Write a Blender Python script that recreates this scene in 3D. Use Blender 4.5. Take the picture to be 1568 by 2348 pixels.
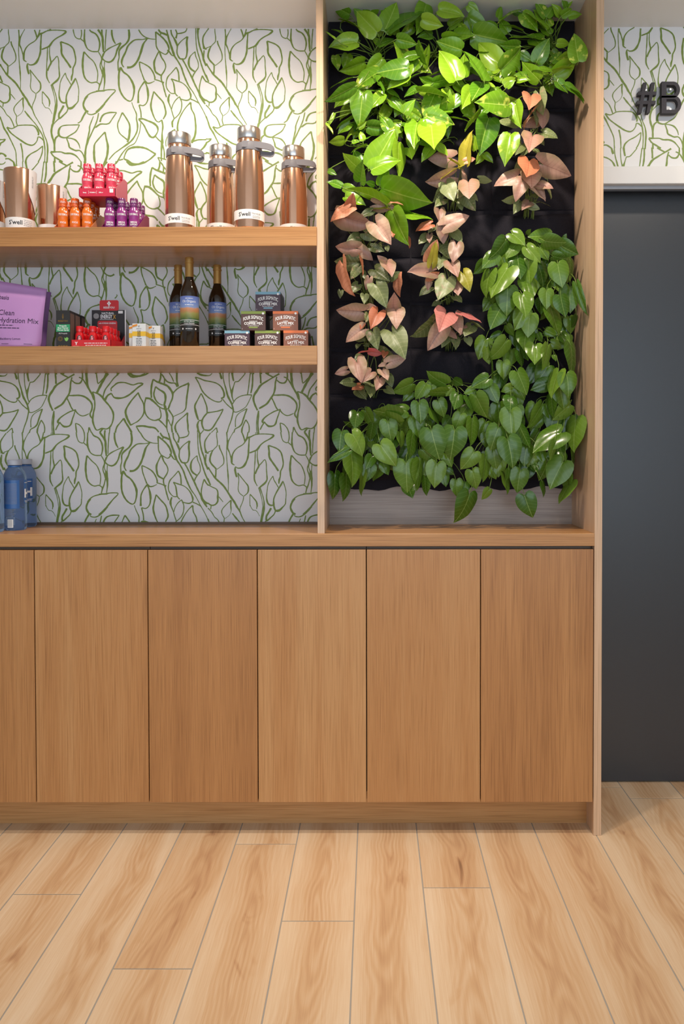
import bpy, bmesh, math, random
from mathutils import Vector, Matrix

for _o in list(bpy.data.objects):
    bpy.data.objects.remove(_o, do_unlink=True)
scene = bpy.context.scene
COL = scene.collection
random.seed(7)

# ------------------------------------------------------------------ camera
IW, IH = 1568.0, 2348.0
FPX, PPX, PPY = 1718.19, 853.57, 1044.04
YAW, PITCH, ROLL = -0.0021348, 0.0178861, -0.0017479
CAM = Vector((0.0, -2.27, 1.204))
_cy, _sy = math.cos(YAW), math.sin(YAW)
_f = Vector((_sy, _cy, 0)); _r = Vector((_cy, -_sy, 0)); _u = Vector((0, 0, 1))
FWD = _f * math.cos(PITCH) - _u * math.sin(PITCH)
_u2 = _u * math.cos(PITCH) + _f * math.sin(PITCH)
RGT = _r * math.cos(ROLL) + _u2 * math.sin(ROLL)
UPV = _u2 * math.cos(ROLL) - _r * math.sin(ROLL)
cam_data = bpy.data.cameras.new('camera')
cam = bpy.data.objects.new('camera', cam_data)
COL.objects.link(cam)
cam_data.sensor_fit = 'HORIZONTAL'
cam_data.sensor_width = 36.0
cam_data.lens = FPX / IW * 36.0
cam_data.shift_x = (IW / 2 - PPX) / IW
cam_data.shift_y = (PPY - IH / 2) / IW
cam_data.clip_start = 0.05
cam.matrix_world = Matrix((
    (RGT.x, UPV.x, -FWD.x, CAM.x), (RGT.y, UPV.y, -FWD.y, CAM.y),
    (RGT.z, UPV.z, -FWD.z, CAM.z), (0, 0, 0, 1)))
scene.camera = cam


def at(x, y, Y):
    """photo pixel -> point on the vertical plane at depth Y"""
    d = FWD + RGT * ((x - PPX) / FPX) - UPV * ((y - PPY) / FPX)
    return CAM + d * ((Y - CAM.y) / d.y)


def pxs(Y):
    """pixels per metre at depth Y"""
    return FPX / (Y - CAM.y)


# ------------------------------------------------------------------ light, world, exposure
scene.view_settings.view_transform = 'Standard'
scene.view_settings.look = 'None'
scene.view_settings.gamma = 1.0
scene.view_settings.use_curve_mapping = False
scene.view_settings.exposure = 0.0

world = bpy.data.worlds.new('world'); scene.world = world
world.use_nodes = True
_bg = world.node_tree.nodes['Background']
_bg.inputs[0].default_value = (0.78, 0.88, 1.0, 1)
_bg.inputs[1].default_value = 1.0


def add_area(name, loc, rot, sx, sy, power, color):
    l = bpy.data.lights.new(name, 'AREA'); l.shape = 'RECTANGLE'
    l.size, l.size_y, l.energy, l.color = sx, sy, power, color
    o = bpy.data.objects.new(name, l); COL.objects.link(o)
    o.location = loc; o.rotation_euler = rot
    return o


def add_spot(name, loc, target, power, color, angle, blend, radius):
    l = bpy.data.lights.new(name, 'SPOT')
    l.energy, l.color, l.spot_size, l.spot_blend, l.shadow_soft_size = power, color, math.radians(angle), blend, radius
    o = bpy.data.objects.new(name, l); COL.objects.link(o)
    o.location = loc
    o.rotation_euler = (Vector(target) - Vector(loc)).to_track_quat('-Z', 'Y').to_euler()
    return o


WARM = (1.0, 0.86, 0.71)
COOL = (0.68, 0.84, 1.0)
# daylight entering through the shop window behind the camera
add_area('window_daylight', (0.2, -4.45, 1.40), (math.radians(90), 0, 0), 4.5, 2.05, 50, COOL)
# recessed ceiling spots close to the cabinets
add_spot('ceiling_spot_shelf_a', (-1.00, -0.38, 2.57), (-0.95, 0.20, 1.60), 15, WARM, 125, 1.0, 0.03)
add_spot('ceiling_spot_shelf_b', (-0.40, -0.38, 2.57), (-0.42, 0.20, 1.62), 29, WARM, 125, 1.0, 0.03)
add_spot('ceiling_spot_plants', (0.20, -0.38, 2.57), (0.28, 0.2, 1.50), 46, WARM, 115, 0.9, 0.03)
add_spot('ceiling_spot_door', (1.15, -0.38, 2.57), (1.15, 0.22, 1.6), 17, WARM, 125, 1.0, 0.03)
for _i, _x in enumerate((-0.95, -0.1, 0.85)):
    add_spot('ceiling_downlight_%s' % 'abc'[_i], (_x, -0.80, 2.58), (_x, -0.84, 0), 40, WARM, 66, 0.6, 0.035)

WALL_Y = 0.275
CEIL_Z = 2.596
DOOR_Y = 0.3575


# ------------------------------------------------------------------ helpers
def lin(h):
    h = h.lstrip('#'); v = [int(h[i:i + 2], 16) / 255 for i in (0, 2, 4)]
    return tuple(((c / 12.92) if c <= .04045 else ((c + .055) / 1.055) ** 2.4) for c in v) + (1.0,)


def link(o, parent=None):
    COL.objects.link(o)
    if parent is not None:
        o.parent = parent
    return o


def empty(name, loc=(0, 0, 0), rotz=0.0):
    o = bpy.data.objects.new(name, None); COL.objects.link(o)
    o.location = loc; o.rotation_euler = (0, 0, rotz); o.empty_display_size = 0.03
    return o


def tag(o, label=None, cat=None, group=None, kind=None):
    if label: o['label'] = label
    if cat: o['category'] = cat
    if group: o['group'] = group
    if kind: o['kind'] = kind
    return o


def finish(name, bm, mat, parent=None, smooth=None, recentre=True):
    me = bpy.data.meshes.new(name)
    bmesh.ops.recalc_face_normals(bm, faces=bm.faces[:]) if smooth != 'keep' else None
    if parent is None and recentre and len(bm.verts):
        xs = [v.co.x for v in bm.verts]; ys = [v.co.y for v in bm.verts]; zs = [v.co.z for v in bm.verts]
        c = Vector(((min(xs) + max(xs)) / 2, (min(ys) + max(ys)) / 2, min(zs)))
        bmesh.ops.translate(bm, verts=bm.verts[:], vec=-c)
    else:
        c = Vector((0, 0, 0))
    bm.to_mesh(me); bm.free()
    if smooth:
        for p in me.polygons: p.use_smooth = True
        if smooth != 'all' and smooth != 'keep':
            me.set_sharp_from_angle(angle=math.radians(40))
    if mat is not None: me.materials.append(mat)
    o = bpy.data.objects.new(name, me)
    link(o, parent); o.location = c
    return o


def box(bm, x0, x1, y0, y1, z0, z1, bev=0.0, seg=1):
    vs = [bm.verts.new((x, y, z)) for x in (x0, x1) for y in (y0, y1) for z in (z0, z1)]
    fs = [bm.faces.new([vs[i] for i in q]) for q in ((0, 1, 3, 2), (4, 6, 7, 5), (0, 4, 5, 1), (2, 3, 7, 6), (0, 2, 6, 4), (1, 5, 7, 3))]
    if bev > 0:
        es = list({e for f in fs for e in f.edges})
        bmesh.ops.bevel(bm, geom=es, offset=bev, segments=seg, affect='EDGES', profile=0.5)
    return vs


def bx(name, x0, x1, y0, y1, z0, z1, mat, parent=None, bev=0.0, seg=1):
    bm = bmesh.new(); box(bm, x0, x1, y0, y1, z0, z1, bev, seg)
    return finish(name, bm, mat, parent, smooth=True if seg > 1 else None)


def lathe(bm, prof, seg=32, cx=0, cy=0):
    rings = []
    for r, z in prof:
        if r < 1e-6:
            rings.append([bm.verts.new((cx, cy, z))])
        else:
            rings.append([bm.verts.new((cx + r * math.cos(2 * math.pi * i / seg), cy + r * math.sin(2 * math.pi * i / seg), z)) for i in range(seg)])
    for a, b in zip(rings, rings[1:]):
        if len(a) == 1 and len(b) == 1: continue
        for i in range(seg):
            j = (i + 1) % seg
            if len(a) == 1: bm.faces.new((a[0], b[j], b[i]))
            elif len(b) == 1: bm.faces.new((a[i], a[j], b[0]))
            else: bm.faces.new((a[i], a[j], b[j], b[i]))
    return rings


def lath(name, prof, mat, parent, seg=32):
    bm = bmesh.new(); lathe(bm, prof, seg)
    return finish(name, bm, mat, parent, smooth=True)


def tube(bm, pts, r, sides=5, r_end=None):
    pts = [Vector(p) for p in pts]
    rings = []
    for i, p in enumerate(pts):
        d = (pts[min(i + 1, len(pts) - 1)] - pts[max(i - 1, 0)]).normalized()
        a = d.cross(Vector((0.3, 0.9, 0.2))).normalized(); b = d.cross(a)
        rr = r if r_end is None else r + (r_end - r) * i / (len(pts) - 1)
        rings.append([bm.verts.new(p + a * rr * math.cos(2 * math.pi * k / sides) + b * rr * math.sin(2 * math.pi * k / sides)) for k in range(sides)])
    for q, w in zip(rings, rings[1:]):
        for k in range(sides):
            bm.faces.new((q[k], q[(k + 1) % sides], w[(k + 1) % sides], w[k]))
    bm.faces.new(rings[0][::-1]); bm.faces.new(rings[-1])


# ------------------------------------------------------------------ materials
def nodes(name):
    m = bpy.data.materials.new(name); m.use_nodes = True
    nt = m.node_tree
    return m, nt, nt.nodes['Principled BSDF']


def plain(name, col, rough=0.5, metal=0.0, spec=0.5, noise=0.0, nscale=40, coat=0.0, alpha=None, bump=0.0):
    m, nt, b = nodes(name)
    c = lin(col) if isinstance(col, str) else col
    b.inputs['Base Color'].default_value = c
    b.inputs['Roughness'].default_value = rough
    b.inputs['Metallic'].default_value = metal
    b.inputs['Specular IOR Level'].default_value = spec
    b.inputs['Coat Weight'].default_value = coat
    b.inputs['Coat Roughness'].default_value = 0.1
    if noise or bump:
        tc = nt.nodes.new('ShaderNodeTexCoord'); n = nt.nodes.new('ShaderNodeTexNoise')
        n.inputs['Scale'].default_value = nscale; n.inputs['Detail'].default_value = 4
        nt.links.new(tc.outputs['Object'], n.inputs['Vector'])
        if noise:
            mx = nt.nodes.new('ShaderNodeMix'); mx.data_type = 'RGBA'; mx.blend_type = 'MULTIPLY'
            mx.inputs[0].default_value = 1.0
            mr = nt.nodes.new('ShaderNodeMapRange'); mr.inputs[3].default_value = 1 - noise; mr.inputs[4].default_value = 1 + noise
            nt.links.new(n.outputs[0], mr.inputs[0])
            mx.inputs[6].default_value = c
            nt.links.new(mr.outputs[0], mx.inputs[7])
            nt.links.new(mx.outputs[2], b.inputs['Base Color'])
        if bump:
            bp = nt.nodes.new('ShaderNodeBump'); bp.inputs['Strength'].default_value = bump; bp.inputs['Distance'].default_value = 0.001
            nt.links.new(n.outputs[0], bp.inputs['Height']); nt.links.new(bp.outputs[0], b.inputs['Normal'])
    return m


def wood(name, dark, mid, light, axis, rough=0.34, across=16.0, pores=560.0, contrast=1.0, vary=0.14, knots=0.0, cath=0.0):
    """oak: long grain bands, fine pores and per-board tone, grain along the given axis"""
    m, nt, b = nodes(name); N = nt.nodes; L = nt.links
    tc = N.new('ShaderNodeTexCoord'); oi = N.new('ShaderNodeObjectInfo')
    off = N.new('ShaderNodeVectorMath'); off.operation = 'SCALE'; off.inputs[0].default_value = (37.0, 23.0, 51.0)
    L.new(oi.outputs['Random'], off.inputs['Scale'])
    add = N.new('ShaderNodeVectorMath'); add.operation = 'ADD'
    L.new(tc.outputs['Object'], add.inputs[0]); L.new(off.outputs[0], add.inputs[1])

    def stretched(al, ac):
        mp = N.new('ShaderNodeMapping'); s = [ac, ac, ac]; s[axis] = al
        mp.inputs['Scale'].default_value = s; L.new(add.outputs[0], mp.inputs['Vector'])
        return mp.outputs[0]

    def noise(vec, detail=3, dist=0.0):
        n = N.new('ShaderNodeTexNoise'); n.inputs['Scale'].default_value = 1; n.inputs['Detail'].default_value = detail
        n.inputs['Distortion'].default_value = dist; L.new(vec, n.inputs['Vector']); return n.outputs[0]
    n1 = noise(stretched(0.55, across), 4, 0.6)
    n2 = noise(stretched(6.0, pores), 3)
    n3 = noise(stretched(0.9, 4.0), 2)

    def math_(op, a, c, v=None):
        q = N.new('ShaderNodeMath'); q.operation = op
        for i, x in enumerate((a, c)):
            if hasattr(x, 'node'): L.new(x, q.inputs[i])
            else: q.inputs[i].default_value = x
        return q.outputs[0]
    t = math_('ADD', math_('MULTIPLY', n1, 0.55 * contrast), math_('MULTIPLY', n2, 0.52 * contrast))
    t = math_('ADD', t, math_('MULTIPLY', n3, 0.35 * contrast))
    t = math_('ADD', t, 0.5 - 0.71 * contrast)
    if cath:
        w = N.new('ShaderNodeTexWave'); w.wave_type = 'BANDS'; w.bands_direction = 'X' if axis != 0 else 'Z'
        w.inputs['Scale'].default_value = 1.0; w.inputs['Distortion'].default_value = 7.0
        w.inputs['Detail'].default_value = 2.5; w.inputs['Detail Scale'].default_value = 1.2
        L.new(stretched(0.9, 9.0), w.inputs['Vector'])
        t = math_('ADD', t, math_('MULTIPLY', math_('SUBTRACT', w.outputs['Fac'], 0.5), cath))
    t = math_('ADD', t, math_('MULTIPLY', math_('SUBTRACT', oi.outputs['Random'], 0.5), vary * 2))
    r = N.new('ShaderNodeValToRGB'); L.new(t, r.inputs[0])
    r.color_ramp.elements[0].position = 0.12; r.color_ramp.elements[0].color = lin(dark)
    r.color_ramp.elements[1].position = 0.88; r.color_ramp.elements[1].color = lin(light)
    e = r.color_ramp.elements.new(0.5); e.color = lin(mid)
    pr = N.new('ShaderNodeMapRange'); pr.clamp = True; pr.inputs[1].default_value = .34; pr.inputs[2].default_value = .50
    pr.inputs[3].default_value = .84; pr.inputs[4].default_value = 1.0; L.new(n2, pr.inputs[0])
    pm = N.new('ShaderNodeMix'); pm.data_type = 'RGBA'; pm.blend_type = 'MULTIPLY'; pm.inputs[0].default_value = 1.0
    L.new(r.outputs[0], pm.inputs[6]); L.new(pr.outputs[0], pm.inputs[7])
    out = pm.outputs[2]
    if knots:
        k = noise(stretched(2.0, 5.5), 2, 1.0)
        mr = N.new('ShaderNodeMapRange'); mr.inputs[1].default_value = 0.60; mr.inputs[2].default_value = 0.80
        L.new(k, mr.inputs[0])
        mx = N.new('ShaderNodeMix'); mx.data_type = 'RGBA'
        L.new(math_('MULTIPLY', mr.outputs[0], knots), mx.inputs[0])
        L.new(out, mx.inputs[6]); mx.inputs[7].default_value = lin('7d5f45'); out = mx.outputs[2]
    L.new(out, b.inputs['Base Color'])
    b.inputs['Roughness'].default_value = rough
    b.inputs['Specular IOR Level'].default_value = 0.45
    bp = N.new('ShaderNodeBump'); bp.inputs['Strength'].default_value = 0.12; bp.inputs['Distance'].default_value = 0.0006
    L.new(n2, bp.inputs['Height']); L.new(bp.outputs[0], b.inputs['Normal'])
    return m


def floor_wood():
    """pale oak plank: light edges, browner heart streak, cathedral rings, pores and soft knots; each plank its own offset"""
    m, nt, b = nodes('oak_floor_plank'); N = nt.nodes; L = nt.links
    tc = N.new('ShaderNodeTexCoord'); oi = N.new('ShaderNodeObjectInfo'); rnd = oi.outputs['Random']

    def mt(op, a, c=None, d=None):
        q = N.new('ShaderNodeMath'); q.operation = op
        for i, x in enumerate((a, c, d)):
            if x is None: continue
            if hasattr(x, 'node'): L.new(x, q.inputs[i])
            else: q.inputs[i].default_value = x
        return q.outputs[0]

    def comb(x, y, z=0.0):
        q = N.new('ShaderNodeCombineXYZ')
        for i, v in enumerate((x, y, z)):
            if hasattr(v, 'node'): L.new(v, q.inputs[i])
            else: q.inputs[i].default_value = v
        return q.outputs[0]

    def noise(v, detail=3.0, dist=0.0):
        n = N.new('ShaderNodeTexNoise'); n.inputs['Scale'].default_value = 1.0; n.inputs['Detail'].default_value = detail
        n.inputs['Distortion'].default_value = dist; L.new(v, n.inputs['Vector']); return n.outputs[0]

    def ramp(x, lo, hi):
        q = N.new('ShaderNodeMapRange'); q.clamp = True; q.interpolation_type = 'SMOOTHSTEP'
        q.inputs[1].default_value = lo; q.inputs[2].default_value = hi; L.new(x, q.inputs[0]); return q.outputs[0]
    sp = N.new('ShaderNodeSeparateXYZ'); L.new(tc.outputs['Object'], sp.inputs[0])
    X = sp.outputs['X']; Y = mt('ADD', sp.outputs['Y'], mt('MULTIPLY', rnd, 31.0)); seed = mt('MULTIPLY', rnd, 53.0)
    drift = mt('MULTIPLY', mt('SUBTRACT', noise(comb(mt('MULTIPLY', Y, 1.6), seed)), .5), .16)
    xs = mt('ADD', X, drift)
    heart = mt('SUBTRACT', 1.0, ramp(mt('ABSOLUTE', xs), .004, .078))
    band = noise(comb(mt('MULTIPLY', xs, 34.0), mt('MULTIPLY', Y, .9), seed), 4, .5)
    pores = noise(comb(mt('MULTIPLY', X, 330.0), mt('MULTIPLY', Y, 9.0), seed), 2)
    warp = noise(comb(mt('MULTIPLY', X, 9.0), mt('MULTIPLY', Y, 3.0), seed), 3)
    rr = mt('SQRT', mt('ADD', mt('POWER', mt('MULTIPLY', xs, 10.0), 2.0), mt('POWER', mt('SUBTRACT', mt('FRACT', mt('MULTIPLY', Y, .75)), .5), 2.0)))
    ring = mt('SINE', mt('ADD', mt('MULTIPLY', rr, 62.0), mt('MULTIPLY', warp, 9.0)))
    ring = mt('MULTIPLY', ring, heart)
    knot = noise(comb(mt('MULTIPLY', X, 13.0), mt('MULTIPLY', Y, 4.5), seed), 3, 1.2)
    knot = mt('MULTIPLY', ramp(knot, .62, .78), heart)
    t = mt('ADD', .72, mt('MULTIPLY', heart, -.24))
    t = mt('ADD', t, mt('MULTIPLY', mt('SUBTRACT', band, .5), .42))
    t = mt('ADD', t, mt('MULTIPLY', mt('SUBTRACT', pores, .5), .30))
    t = mt('ADD', t, mt('MULTIPLY', ring, .075))
    t = mt('ADD', t, mt('MULTIPLY', mt('SUBTRACT', rnd, .5), .16))
    t = mt('SUBTRACT', t, mt('MULTIPLY', knot, .32))
    r = N.new('ShaderNodeValToRGB'); L.new(t, r.inputs[0]); cr = r.color_ramp
    cr.elements[0].position = 0.0; cr.elements[0].color = lin('8f6c50'); cr.elements[1].position = 1.0; cr.elements[1].color = lin('e8d3b8')
    for p, c in ((.28, 'bb906b'), (.52, 'cfa981'), (.75, 'ddc09e')):
        e = cr.elements.new(p); e.color = lin(c)
    L.new(r.outputs[0], b.inputs['Base Color'])
    b.inputs['Roughness'].default_value = .46; b.inputs['Specular IOR Level'].default_value = .4
    bp = N.new('ShaderNodeBump'); bp.inputs['Strength'].default_value = .15; bp.inputs['Distance'].default_value = .0005
    L.new(pores, bp.inputs['Height']); L.new(bp.outputs[0], b.inputs['Normal'])
    return m


M = {}
M['oak_v'] = wood('oak_vertical', '98663c', 'b98553', 'cc9e6c', 2, vary=0.17)
M['oak_h'] = wood('oak_horizontal', '9d6a3a', 'bd8a56', 'd1a472', 0, vary=0.05, contrast=1.15)
M['oak_pale'] = wood('oak_pale_vertical', 'bd9873', 'd6b392', 'e6cbb0', 2, vary=0.06)
M['oak_grey'] = wood('oak_grey_horizontal', '8a786b', 'a79589', 'c0afa2', 0, vary=0.0, contrast=1.2, pores=420, across=60)
M['oak_floor'] = floor_wood()
M['white_wall'] = plain('white_paint', 'e9e8e6', 0.6, noise=0.015, nscale=8)
M['wallpaper'] = plain('wallpaper_white', 'e8e8e8', 0.55, noise=0.012, nscale=6)
M['vine_ink'] = plain('wallpaper_green_ink', '788f3d', 0.55, noise=0.12, nscale=3)
M['ceiling'] = plain('ceiling_paint', 'edebe8', 0.30, noise=0.01, nscale=5)
M['grout'] = plain('floor_joint_grey', 'a39d95', 0.8, noise=0.05)
M['shadow_rail'] = plain('recess_rail_brown_grey', '6f5a48', 0.5, noise=0.06)
M['carcass'] = plain('cabinet_carcass_dark', '4a3524', 0.7, noise=0.05)
M['door_dark'] = plain('charcoal_laminate', '303338', 0.36, spec=0.8, noise=0.05, nscale=60, bump=0.05)
M['felt'] = plain('black_felt', '26242a', 0.95, spec=0.15, noise=0.55, nscale=420, bump=0.6)
M['alu'] = plain('aluminium_track', 'b9bbc0', 0.35, metal=0.8, noise=0.02)
M['white'] = plain('print_white', 'f2f2f2', 0.5, noise=0.01)
M['black'] = plain('print_black', '1c1a1c', 0.5, noise=0.02)


# ================================================================== SETTING
XL, XR, YB = -2.6, 2.6, -4.5
# floor slab with single planks
_fl = bx('floor', XL, XR, YB, 0.40, -0.06, -0.0012, M['grout']); tag(_fl, kind='structure')
PW, GAP = 0.1825, 0.0032
COL_X0 = -0.0520
joints = {}


def floor_pt(x, y):
    d = FWD + RGT * ((x - PPX) / FPX) - UPV * ((y - PPY) / FPX)
    return CAM + d * (-CAM.z / d.z)


for px, py in ((110, 2050.5), (350, 2221.5), (608, 1935.5), (727, 2112), (1045, 2035.5)):
    p = floor_pt(px, py); joints[math.floor((p.x - COL_X0) / PW)] = p.y
PLEN = 1.22
_plank_meshes = {}
for c in range(-14, 15):
    x0, x1 = COL_X0 + c * PW, COL_X0 + (c + 1) * PW
    x0, x1 = max(x0, XL), min(x1, XR)
    if x1 - x0 < 0.02: continue
    j = joints.get(c, -0.80 - ((c * 37) % 11) * 0.02)
    ys = [j + k * PLEN for k in range(-5, 3)]
    ys = [YB] + [y for y in ys if YB + 0.05 < y < 0.39] + [0.40]
    for a, b in zip(ys, ys[1:]):
        key = (round(x1 - x0, 3), round(b - a, 3))
        if key not in _plank_meshes:
            bm = bmesh.new(); w, l = (x1 - x0) / 2 - GAP / 2, (b - a) / 2 - GAP / 2
            box(bm, -w, w, -l, l, -0.0012, 0.0, 0.0005)
            me = bpy.data.meshes.new('floor_plank'); bm.to_mesh(me); bm.free()
            me.materials.append(M['oak_floor']); _plank_meshes[key] = me
        o = bpy.data.objects.new('plank', _plank_meshes[key]); link(o, _fl)
        o.location = Vector(((x0 + x1) / 2, (a + b) / 2, 0)) - _fl.location

tag(bx('ceiling', XL, XR, YB, 0.45, CEIL_Z, CEIL_Z + 0.06, M['ceiling']), kind='structure')
tag(bx('wall_left', XL - 0.06, XL, YB, 0.45, 0, CEIL_Z, M['white_wall']), kind='structure')
tag(bx('wall_right', XR, XR + 0.06, YB, 0.45, 0, CEIL_Z, M['white_wall']), kind='structure')
PAN_X0, PAN_X1 = 0.6687, 0.6920
HDR_TOP, HDR_BOT = at(1470, 384, WALL_Y).z, at(1470, 421, WALL_Y - 0.012).z
# wall behind the shelves and planter, plus the piece above the doorway
bm = bmesh.new()
box(bm, XL, PAN_X1, WALL_Y, WALL_Y + 0.05, 0, CEIL_Z)
box(bm, PAN_X1, XR, WALL_Y, WALL_Y + 0.05, HDR_BOT, CEIL_Z)
wall_back = finish('wall_back', bm, M['wallpaper'], recentre=False); tag(wall_back, kind='structure')
# shop front behind the camera: wall with a wide window
bm = bmesh.new()
WX0, WX1, WZ0, WZ1 = -2.1, 2.5, 0.35, 2.45
box(bm, XL, WX0, YB - 0.1, YB, 0, CEIL_Z); box(bm, WX1, XR, YB - 0.1, YB, 0, CEIL_Z)
box(bm, WX0, WX1, YB - 0.1, YB, 0, WZ0); box(bm, WX0, WX1, YB - 0.1, YB, WZ1, CEIL_Z)
tag(finish('wall_front', bm, M['white_wall'], recentre=False), kind='structure')
bm = bmesh.new()
for x in (WX0, (WX0 + WX1) / 2 - 0.025, WX1 - 0.05): box(bm, x, x + 0.05, YB - 0.07, YB - 0.02, WZ0, WZ1)
box(bm, WX0, WX1, YB - 0.07, YB - 0.02, WZ0, WZ0 + 0.05); box(bm, WX0, WX1, YB - 0.07, YB - 0.02, WZ1 - 0.05, WZ1)
tag(finish('window_1', bm, M['alu'], recentre=False), kind='structure')

# dark door at the right with white header board and sliding track
tag(bx('door_1', PAN_X1 - 0.04, XR, DOOR_Y, DOOR_Y + 0.04, 0.004, 2.35, M['door_dark'], bev=0.002), kind='structure')
hd = bx('trim_1', PAN_X1, XR, WALL_Y - 0.012, WALL_Y, HDR_BOT, HDR_TOP, M['white_wall'], bev=0.0015); tag(hd, kind='structure')
tr = bx('trim_2', PAN_X1, XR, WALL_Y + 0.008, WALL_Y + 0.03, HDR_BOT - 0.012, HDR_BOT, M['alu'], bev=0.001); tag(tr, kind='structure')

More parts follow.
